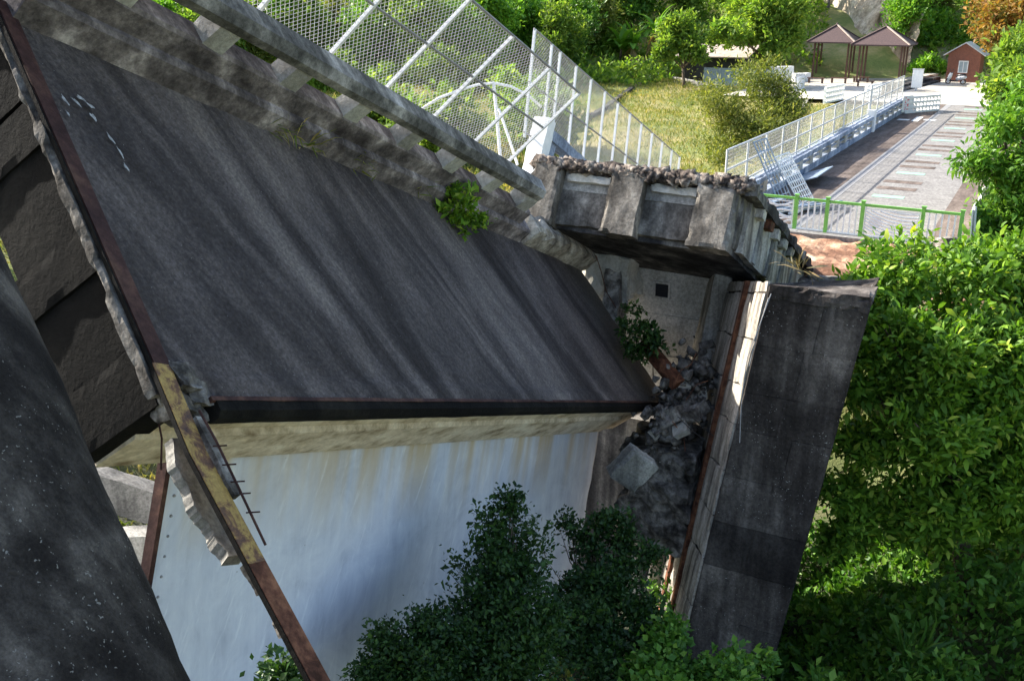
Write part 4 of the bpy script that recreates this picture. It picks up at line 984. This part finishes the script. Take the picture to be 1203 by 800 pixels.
mobj('roof', [HS(-3.5, -.7, 2.35), HS(3.5, -.7, 2.35), HS(3.5, 3.4, 3.3), HS(-3.5, 3.4, 3.3), HS(-3.5, -.7, 2.45), HS(3.5, -.7, 2.45), HS(3.5, 3.4, 3.4), HS(-3.5, 3.4, 3.4)], [(3, 2, 1, 0), (4, 5, 6, 7), (0, 1, 5, 4), (1, 2, 6, 5), (2, 3, 7, 6), (3, 0, 4, 7)], M_tarp, sh)
for a in (-1.6, .9): MB().box(HS, (a, a+.9), (-.05, -.004), (.5, 1.9)).build('doorway', M_black, sh)
bs_ = at(868, 74, 88); bs_[2] = tz(bs_[0], bs_[1]); BS = frame(bs_, Vv, U, (0, 0, 1))
bf = empty('sheet_metal_fence', bs_); tag(bf, 'pale blue sheet metal fence in front of the trees', 'fence')
for k in range(9): MB().box(BS, (-3.2+.72*k, -3.2+.72*k+.7), (0, .03+.02*(k % 2)), (0, 1.75)).build('panel', M_bluesheet, bf)
po = at(968, 60, 112); po[2] = tz(po[0], po[1]); o = MB().tube([po-A3(0, 0, .5), po+A3(0, 0, 11)], [.17, .11], 10).build('utility_pole', M_grey); tag(o, 'slim concrete utility pole in front of the bare cliff', 'pole')
# cliff: rough sloping face
ca, cb_ = at(940, 68, 112), at(1064, 68, 98); V = []; F = []; n, m = 60, 40
for i in range(n+1):
    for j in range(m+1):
        p = ca+(cb_-ca)*i/n; c = j/m; V.append(A3(p[0]+4*c, p[1]+5*c, p[2]-2.5+14*c))
V = np.array(V); V += unit(A3(.1, -1, .3))*(fnoise(V*.35, 3, 4)*1.3)[:, None]
mobj('cliff', V, [(i*(m+1)+j, i*(m+1)+j+1, (i+1)*(m+1)+j+1, (i+1)*(m+1)+j) for i in range(n) for j in range(m)], M_cliff); tag(bpy.data.objects['cliff'], kind='structure')
ra, rb = at(1132, 56, 112), at(1160, 34, 128)
q = [at(1128, 60, 108), at(1168, 58, 108), at(1172, 30, 132), at(1136, 24, 132)]
mobj('hill_path', q+[p-A3(0, 0, 2) for p in q], [(0, 1, 2, 3), (0, 4, 5, 1), (1, 5, 6, 2), (3, 7, 4, 0)], M_grey); tag(bpy.data.objects['hill_path'], kind='structure')
o = MB().bar(at(1133, 25, 131), at(1166, 36, 129), .5, 1.0).build('path_wall', M_pale); tag(o, 'pale wall at the top of the grey hill path', 'wall')

# channel walls seen below through the gap left of the span
for k, (p, q, h, lab) in enumerate((((108, 556), (205, 592), .9, 'pale blue-grey beam below the gap beside the black pillar'), ((128, 632), (190, 624), .7, 'second pale concrete beam below the gap, by the bracket'), ((140, 660), (185, 655), .5, 'flat pale slab in the gap under the concrete beams'))):
    a, b = at(p[0], p[1], 22+k*1.5), at(q[0]+25, q[1]+2, 23+k*1.5)
    o = rough('concrete_beam', frame(a, unit(b-a), unit(np.cross(A3(0, 0, 1), unit(b-a))), (0, 0, 1)), (-2.5, np.linalg.norm(b-a)+1.2), (0, .6), (-h, 0), M_grey, None, .4, .015, .03, 540+k); tag(o, lab, 'concrete beam')
a = at(52, 405, 30); o = rough('concrete_beam', frame(a, unit(A3(1, .3, 0)), unit(A3(-.3, 1, 0)), (0, 0, 1)), (-2, 1.6), (0, .6), (-.8, 0), M_grey, None, .4, .015, .03, 548); tag(o, 'pale concrete beam glimpsed between the black pillar and the deck end', 'concrete beam')

# ------------------------------------------------------------------ trees and plants
def lob(L, dflt=None): return [(at(x, y, d), r*d/FPX) for x, y, d, r in L]
# big broadleaf tree at the right
L = lob([(1045, 345, 23.5, 50), (1110, 330, 24.5, 55), (1175, 330, 25, 55), (1225, 340, 25, 60), (1030, 400, 23, 42), (1090, 410, 23, 62), (1160, 425, 23, 66), (1225, 440, 23, 66), (1040, 465, 23, 40), (1095, 500, 22.6, 55), (1165, 515, 22.6, 62), (1230, 540, 22.6, 60), (1060, 560, 22.8, 38), (1110, 590, 22.6, 45), (1175, 590, 22.6, 50), (1080, 630, 23, 30), (1015, 520, 23.4, 30), (1000, 580, 23.6, 28), (1030, 610, 23.4, 30), (985, 640, 23.8, 26)])
b = at(1150, 700, 24.6); b[2] = tz(b[0], b[1])
tree('broadleaf_tree', 'big glossy broadleaf tree beside the leaning pier', 'tree', b, L, .26, M_leaf, 6500, 11, .26, .21, seed=11, asp=.40, six=True, hole=.16, up=.25, nl=10)
L = lob([(1178, 150, 31, 24), (1205, 130, 32, 36), (1235, 150, 32, 50), (1152, 190, 30.5, 20), (1185, 200, 30.5, 28), (1225, 215, 31, 50), (1195, 245, 30.5, 28), (1235, 270, 31, 40)])
b = at(1168, 300, 31.5); b[2] = tz(b[0], b[1])
tree('pale_leaved_tree', 'bright green drooping tree overhanging the road edge', 'tree', b, L, .16, M_leafb, 3000, 10, .32, .23, seed=12, asp=.34, six=True, hole=.2, up=-.1, nl=8)
L = lob([(1195, 85, 62, 28), (1208, 62, 64, 28), (1178, 112, 60, 18), (1210, 110, 60, 32)])
b = at(1190, 130, 62); b[2] = tz(b[0], b[1])
tree('roadside_tree', 'green rounded tree beyond the pale-leaved tree', 'tree', b, L, .2, M_leafh, 1400, 10, .5, .4, seed=13)
L = lob([(1180, 30, 82, 28), (1195, 10, 84, 26), (1172, 48, 80, 12), (1205, 40, 84, 28), (1170, 5, 88, 20)])
b = at(1188, 75, 84); b[2] = tz(b[0], b[1])
tree('orange_tree', 'tree with orange-brown foliage above the hut roof', 'tree', b, L, .2, M_leafo, 1400, 10, .55, .45, seed=14)
L = lob([(1100, 48, 104, 26), (1085, 60, 103, 20), (1112, 60, 103, 20), (1098, 30, 105, 18), (1120, 45, 104, 14)])
b = at(1100, 85, 104); b[2] = tz(b[0], b[1])
tree('round_tree', 'dense bright green tree between pavilion and timber hut', 'tree', b, L, .2, M_leafb, 1300, 10, .6, .5, seed=15)
L = lob([(1150, 88, 100, 9), (1160, 92, 98, 12)])
b = at(1158, 100, 99); b[2] = tz(b[0], b[1])
tree('orange_shrub', 'orange-leaved shrub tucked against the hut side wall', 'shrub', b, L, .08, M_leafo, 260, 8, .4, .35, seed=16)
L = lob([(1085, 78, 98, 10), (1100, 82, 98, 9), (1074, 84, 98, 7)])
b = at(1088, 92, 98); b[2] = tz(b[0], b[1])
tree('low_shrub', 'low yellow-green shrub in front of the round tree', 'shrub', b, L, .06, M_leafb, 300, 8, .4, .35, seed=17)
L = lob([(880, 24, 88, 28), (905, 36, 87, 24), (856, 44, 87, 18), (925, 16, 88, 22), (893, 4, 89, 22), (930, 46, 88, 12), (910, 62, 87, 12)])
b = at(905, 85, 88); b[2] = tz(b[0], b[1])
tree('spreading_tree', 'wide round-headed tree beside the smaller pavilion roof', 'tree', b, L, .25, M_leafh, 2000, 9, .6, .42, seed=19)
L = lob([(808, 52, 86, 14), (795, 40, 87, 18), (822, 66, 85, 8), (780, 62, 86, 10)])
b = at(805, 80, 86); b[2] = tz(b[0], b[1])
tree('shed_tree', 'small green tree in front of the dark shed', 'tree', b, L, .14, M_leafh, 800, 9, .5, .4, seed=20)
L = lob([(1062, 22, 106, 22), (1080, 12, 107, 20), (1052, 42, 106, 12), (1095, 8, 108, 18)])
b = at(1066, 70, 106); b[2] = tz(b[0], b[1])
tree('yellow_tree', 'pale yellow-green feathery tree beside the bare cliff', 'tree', b, L, .2, M_leafy, 1200, 10, .6, .45, seed=22)
# olive shrub on the field
L = lob([(885, 105, 52, 36), (912, 122, 51.5, 38), (862, 130, 51.5, 34), (895, 150, 51, 38), (940, 132, 51.5, 30), (858, 160, 51, 30), (912, 165, 51, 26), (850, 185, 50, 18)])
b = gpx(880, 190)
tree('olive_shrub', 'loose olive-green shrub on the field outside the road fence', 'shrub', b, L, .10, M_leafy, 2600, 8, .34, .20, seed=18, asp=.3, hole=.5, nl=7)

# hillside trees: prototypes copied as individuals
rs = np.random.default_rng(21); protos = []
for k in range(5):
    h = 7.5+1.5*rs.random(); L = []
    for q in range(9):
        a = rs.random()*6.28; rr = 1.9*rs.random(); L.append((A3(rr*math.cos(a), rr*math.sin(a), h*(.42+.5*rs.random())), 1.1+1.0*rs.random()))
    L.append((A3(0, 0, h*.9), 1.3)); L.append((A3(1.2, -.8, h*.3), 1.3)); L.append((A3(-1.2, -.8, h*.25), 1.3))
    t_ = tree('hillside_tree', ['spreading green tree on the hillside behind the field', 'light green bushy tree on the hillside behind the field', 'tall dark green tree on the hillside behind the field', 'olive green tree on the hillside behind the field', 'yellow-green tree on the hillside behind the field'][k], 'tree', (0, 0, 0), L, .17, [M_leafh, M_leafb, M_leafg, M_leafh, M_leafy][k], 1050, 7, .55, .42, 'trees on the hillside', seed=30+k, hole=.3)
    protos.append(t_)
first = [True]*5
spots = []
for row, (y0, st_) in enumerate(((92, 4.3), (98, 4.3), (105, 4.8), (114, 5.2), (126, 6.5))):
    for x in np.arange(-34-row*3, 62+row*3, st_):
        X = x+rs.normal()*1.0; Y = y0+rs.normal()*1.6-.10*min(X, 0)*0
        dx, dy = X-O[0], Y-O[1]; u = dx*U[0]+dy*U[1]; v = dx*Vv[0]+dy*Vv[1]
        if v > -17.5 and row < 2 and v < 6: continue
        pxx = 601.5+FPX*X/(Y*math.cos(PITCH)+7*math.sin(PITCH))
        if 950 < pxx < 1052: continue
        if 1118 < pxx < 1172: continue
        if 690 < pxx < 915 and Y < 108: continue
        spots.append((X, Y))
for X, Y in spots:
    k = rs.choice(5, p=[.3, .22, .2, .16, .12]); z = tz(X, Y)-.2; rz = rs.random()*6.28; sc_ = .8+.4*rs.random()
    if first[k]: first[k] = False; t_ = protos[k]; t_.location = (X, Y, z); t_.rotation_euler = (0, 0, rz); t_.scale = (sc_,)*3
    else: copy_thing(protos[k], (X, Y, z), rz, sc_)
# bushes at the field's edge and behind the fence
L = [(A3(0, 0, .9), .9), (A3(.8, .2, .7), .7), (A3(-.8, -.1, .7), .75), (A3(.1, -.6, .6), .6), (A3(.1, .3, 1.5), .6)]
bush0 = tree('field_bush', 'low leafy bush at the edge of the grassy field', 'bush', (0, 0, 0), L, .06, M_leafh, 420, 8, .32, .26, 'bushes at the field edge', seed=41, nl=3)
fb = True
for X, Y in [(-16+rs.random()*3+4.2*k, 84+4*rs.random()) for k in range(4)]+[(8, 108), (17, 107.5), (19, 106), (21, 105), (24, 104), (10.5, 107)]+[(-22, 60), (-15, 52), (-9, 66), (-4, 56), (-12, 44), (-18, 70), (0, 76), (-6, 46), (2, 60), (-20, 46)]:
    loc = (X, Y, tz(X, Y)-.1); s_ = .9+1.0*rs.random()
    lb = 'bush at the foot of the hillside trees near the banana plants' if Y > 100 else 'low leafy bush at the far edge of the field below the hillside' if Y > 79 else 'low bush in the sunny meadow seen through the leaning fence'
    if fb: fb = False; bush0.location = loc; bush0.scale = (s_,)*3; bush0['label'] = lb; bush0['group'] = lb
    else: copy_thing(bush0, loc, rs.random()*6.28, s_, lb, lb)
# banana-like plants
def strapleaf(name, label, base, n, ln, wd, mat, hgt, seed, cat='plant', group=None, dry=0):
    rs = np.random.default_rng(seed); root = empty(name, base); tag(root, label, cat, group); base = A3(*base)
    MB().tube([base-A3(0, 0, .2), base+A3(.05, 0, hgt*.6), base+A3(.1, .05, hgt)], [.16, .13, .08], 8).build('stem', M_straw if dry else M_bark, root, True)
    for k in range(n+dry):
        isd = k >= n; a = rs.random()*6.28; el = (.35+1.1*rs.random()) if not isd else -.6-.5*rs.random(); L = ln*(.7+.5*rs.random()); w = wd*(.7+.5*rs.random())
        p = base+A3(.05, 0, hgt*(.75+.3*rs.random())); pts = []; d = A3(math.cos(a)*math.cos(el), math.sin(a)*math.cos(el), math.sin(el)); sd_ = unit(np.cross(d, A3(0, 0, 1)))
        m = 7; Vl = []
        for i in range(m+1):
            ww = w*math.sin(math.pi*min(.98, (i+.35)/(m+.6)))**.7*.5; Vl += [p-sd_*ww+A3(0, 0, .1*ww), p-A3(0, 0, .12*ww), p+sd_*ww+A3(0, 0, .1*ww)]
            p = p+d*L/m; d = unit(d+A3(0, 0, -.16-.1*rs.random()))
        Fl = [(i*3+j, i*3+j+1, (i+1)*3+j+1, (i+1)*3+j) for i in range(m) for j in range(2)]
        mobj('leaf', Vl, Fl, M_straw if isd else mat, root)
for k, (x, y, hh, n) in enumerate(((742, 84, 2.6, 15), (768, 76, 3.4, 16), (728, 80, 2.2, 11), (785, 82, 1.6, 9))):
    p = gpx(x, y); strapleaf('banana_plant', ('banana plant with dry brown skirt at the head of the stone wall', 'tallest banana plant among the field-edge clump', 'short leaning banana plant at the near side of the clump', 'young banana plant next to the low white wall')[k], p, n, 3.0 if k < 3 else 1.9, .62, M_leafb, hh, 60+k, dry=9 if k in (0, 1) else 0)

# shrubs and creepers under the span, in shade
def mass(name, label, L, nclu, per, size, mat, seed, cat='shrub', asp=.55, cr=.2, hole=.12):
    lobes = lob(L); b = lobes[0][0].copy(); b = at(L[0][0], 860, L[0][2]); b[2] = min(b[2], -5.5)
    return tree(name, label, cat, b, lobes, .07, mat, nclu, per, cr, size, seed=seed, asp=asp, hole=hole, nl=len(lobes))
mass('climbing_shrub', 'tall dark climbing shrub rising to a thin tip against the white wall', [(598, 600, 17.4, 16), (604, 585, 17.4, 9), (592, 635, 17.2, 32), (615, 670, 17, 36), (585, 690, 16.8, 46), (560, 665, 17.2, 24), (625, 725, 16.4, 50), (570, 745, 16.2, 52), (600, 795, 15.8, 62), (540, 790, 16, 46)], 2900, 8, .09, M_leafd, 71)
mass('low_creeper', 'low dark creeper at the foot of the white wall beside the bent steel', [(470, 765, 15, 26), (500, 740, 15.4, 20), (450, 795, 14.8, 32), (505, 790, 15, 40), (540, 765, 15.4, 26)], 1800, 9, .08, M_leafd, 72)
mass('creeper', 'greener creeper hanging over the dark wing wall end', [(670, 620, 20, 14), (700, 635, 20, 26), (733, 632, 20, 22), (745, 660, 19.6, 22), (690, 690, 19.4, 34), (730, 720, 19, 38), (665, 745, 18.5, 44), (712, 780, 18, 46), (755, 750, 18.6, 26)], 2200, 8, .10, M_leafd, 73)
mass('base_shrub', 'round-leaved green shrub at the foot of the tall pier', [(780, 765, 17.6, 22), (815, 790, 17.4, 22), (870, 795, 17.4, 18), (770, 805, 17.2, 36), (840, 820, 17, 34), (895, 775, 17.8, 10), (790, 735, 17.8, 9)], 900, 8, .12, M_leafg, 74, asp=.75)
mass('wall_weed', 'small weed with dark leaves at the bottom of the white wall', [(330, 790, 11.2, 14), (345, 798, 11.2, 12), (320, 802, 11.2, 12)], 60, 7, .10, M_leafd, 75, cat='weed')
# plants growing out of the ruin
def sprig(name, label, base, L, nclu, per, size, mat, seed, r0=.012, asp=.5, cat='plant'):
    return tree(name, label, cat, base, lob(L), r0, mat, nclu, per, .12, size, seed=seed, asp=asp, hole=.35, nl=8)
p = at(546, 290, 20.6); sprig('deck_plant', 'small bright leafy plant rooted in the tilted deck by the kerb', p, [(532, 228, 20, 9), (552, 238, 20, 10), (538, 256, 20.2, 10), (559, 262, 20.2, 7), (521, 243, 20, 7), (546, 276, 20.3, 5)], 110, 7, .14, M_leaf, 81)
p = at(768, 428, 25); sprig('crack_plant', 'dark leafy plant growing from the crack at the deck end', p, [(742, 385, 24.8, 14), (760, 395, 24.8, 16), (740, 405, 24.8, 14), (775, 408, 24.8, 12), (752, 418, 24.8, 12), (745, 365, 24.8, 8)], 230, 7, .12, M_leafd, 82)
p = at(690, 380, 27); 
def tuft(label, p, n, ln, mat, seed, nrm=NRM, group='grass tufts along the kerb'):
    rs = np.random.default_rng(seed); C = A3(*p)+rs.normal(size=(n, 3))*A3(.10, .10, .05); D = rs.normal(size=(n, 3))*.55+nrm*.5+A3(0, 0, -.1)
    V, F = leaf_geo(C, D, ln, .08, rs=rs, six=True); o = mobj('grass_tuft', V, F, mat); tag(o, label, 'grass', group)
for k, (x, y) in enumerate(((318, 152), (335, 160), (420, 196), (412, 190), (360, 172), (488, 226))):
    s_ = None; d_ = CAM; r_ = cRt*(x-601.5)/FPX+cUp*(400-y)/FPX+cFw; p = CAM+r_*(((SA-CAM)@NRM)/(r_@NRM))
    tuft('tuft of yellowing grass sprouting below the mossy kerb', p+NRM*.05, 40, .30, M_grass, 90+k)
tuft('dry straw-coloured grass on the pier top beside the raised deck', at(943, 316, 22), 26, .5, M_straw, 97, A3(-.1, -.1, 1.2), None)
tuft('pale green spiky grass clump in the dark undergrowth', at(1068, 775, 22.5), 60, .8, M_leafg, 98, A3(0, 0, 1.3), None)

# ------------------------------------------------------------------ ground cover and meadow
def cover(name, label, cat, xr, yr, n, size, mat, seed, test, per=1, asp=.5, hgt=.25, upb=.6, six=False):
    rs = np.random.default_rng(seed); x = rs.uniform(*xr, n); y = rs.uniform(*yr, n); ok = test(x, y); x, y = x[ok], y[ok]
    z = terrain(x, y); hump = np.clip(fnoise(np.stack([x*.45, y*.45, 0*x], 1), seed)+.5, 0, 1.6)
    C = np.stack([x, y, z+hump*hgt*rs.random(len(x))**.5*2], 1); D = rs.normal(size=C.shape)*.7; D[:, 2] += upb
    V, F = leaf_geo(C, D, size, asp, rs=rs, six=six); o = mobj(name, V, F, mat); tag(o, label, cat, kind='stuff'); return o
def uv_(x, y): dx, dy = x-O[0], y-O[1]; return dx*U[0]+dy*U[1], dx*Vv[0]+dy*Vv[1]
cover('undergrowth', 'dark green leafy undergrowth covering the valley floor right of the pier', 'undergrowth', (4, 26), (13, 34), 120000, .22, M_leafg, 101, lambda x, y: (uv_(x, y)[1] > 5.2) | (uv_(x, y)[0] < -10), hgt=1.0, asp=.5)
cover('meadow_grass', 'sunlit yellow-green meadow grass on the field behind the ruin', 'grass', (-26, 50), (38, 112), 230000, .27, M_grass, 102, lambda x, y: ((uv_(x, y)[1] < -3.2) | (uv_(x, y)[0] > 78)) & (y < 103+.12*x) & ~((uv_(x, y)[0] > 40) & (uv_(x, y)[0] < 79) & (uv_(x, y)[1] > -17)), asp=.14, hgt=.06, upb=1.2)
cover('valley_grass', 'bright grass on the valley floor seen under the fallen deck', 'grass', (-36, 2), (20, 60), 60000, .4, M_grass, 103, lambda x, y: y > 20, asp=.2, hgt=.1, upb=1.0)
cover('hill_scrub', 'green scrub covering the hillside between the trees', 'scrub', (-45, 75), (88, 150), 110000, .5, M_leafh, 104, lambda x, y: ((terrain(x, y) > .5) | (uv_(x, y)[1] < -26)) & ~((x/y > .305) & (x/y < .405)), asp=.5, hgt=.8)
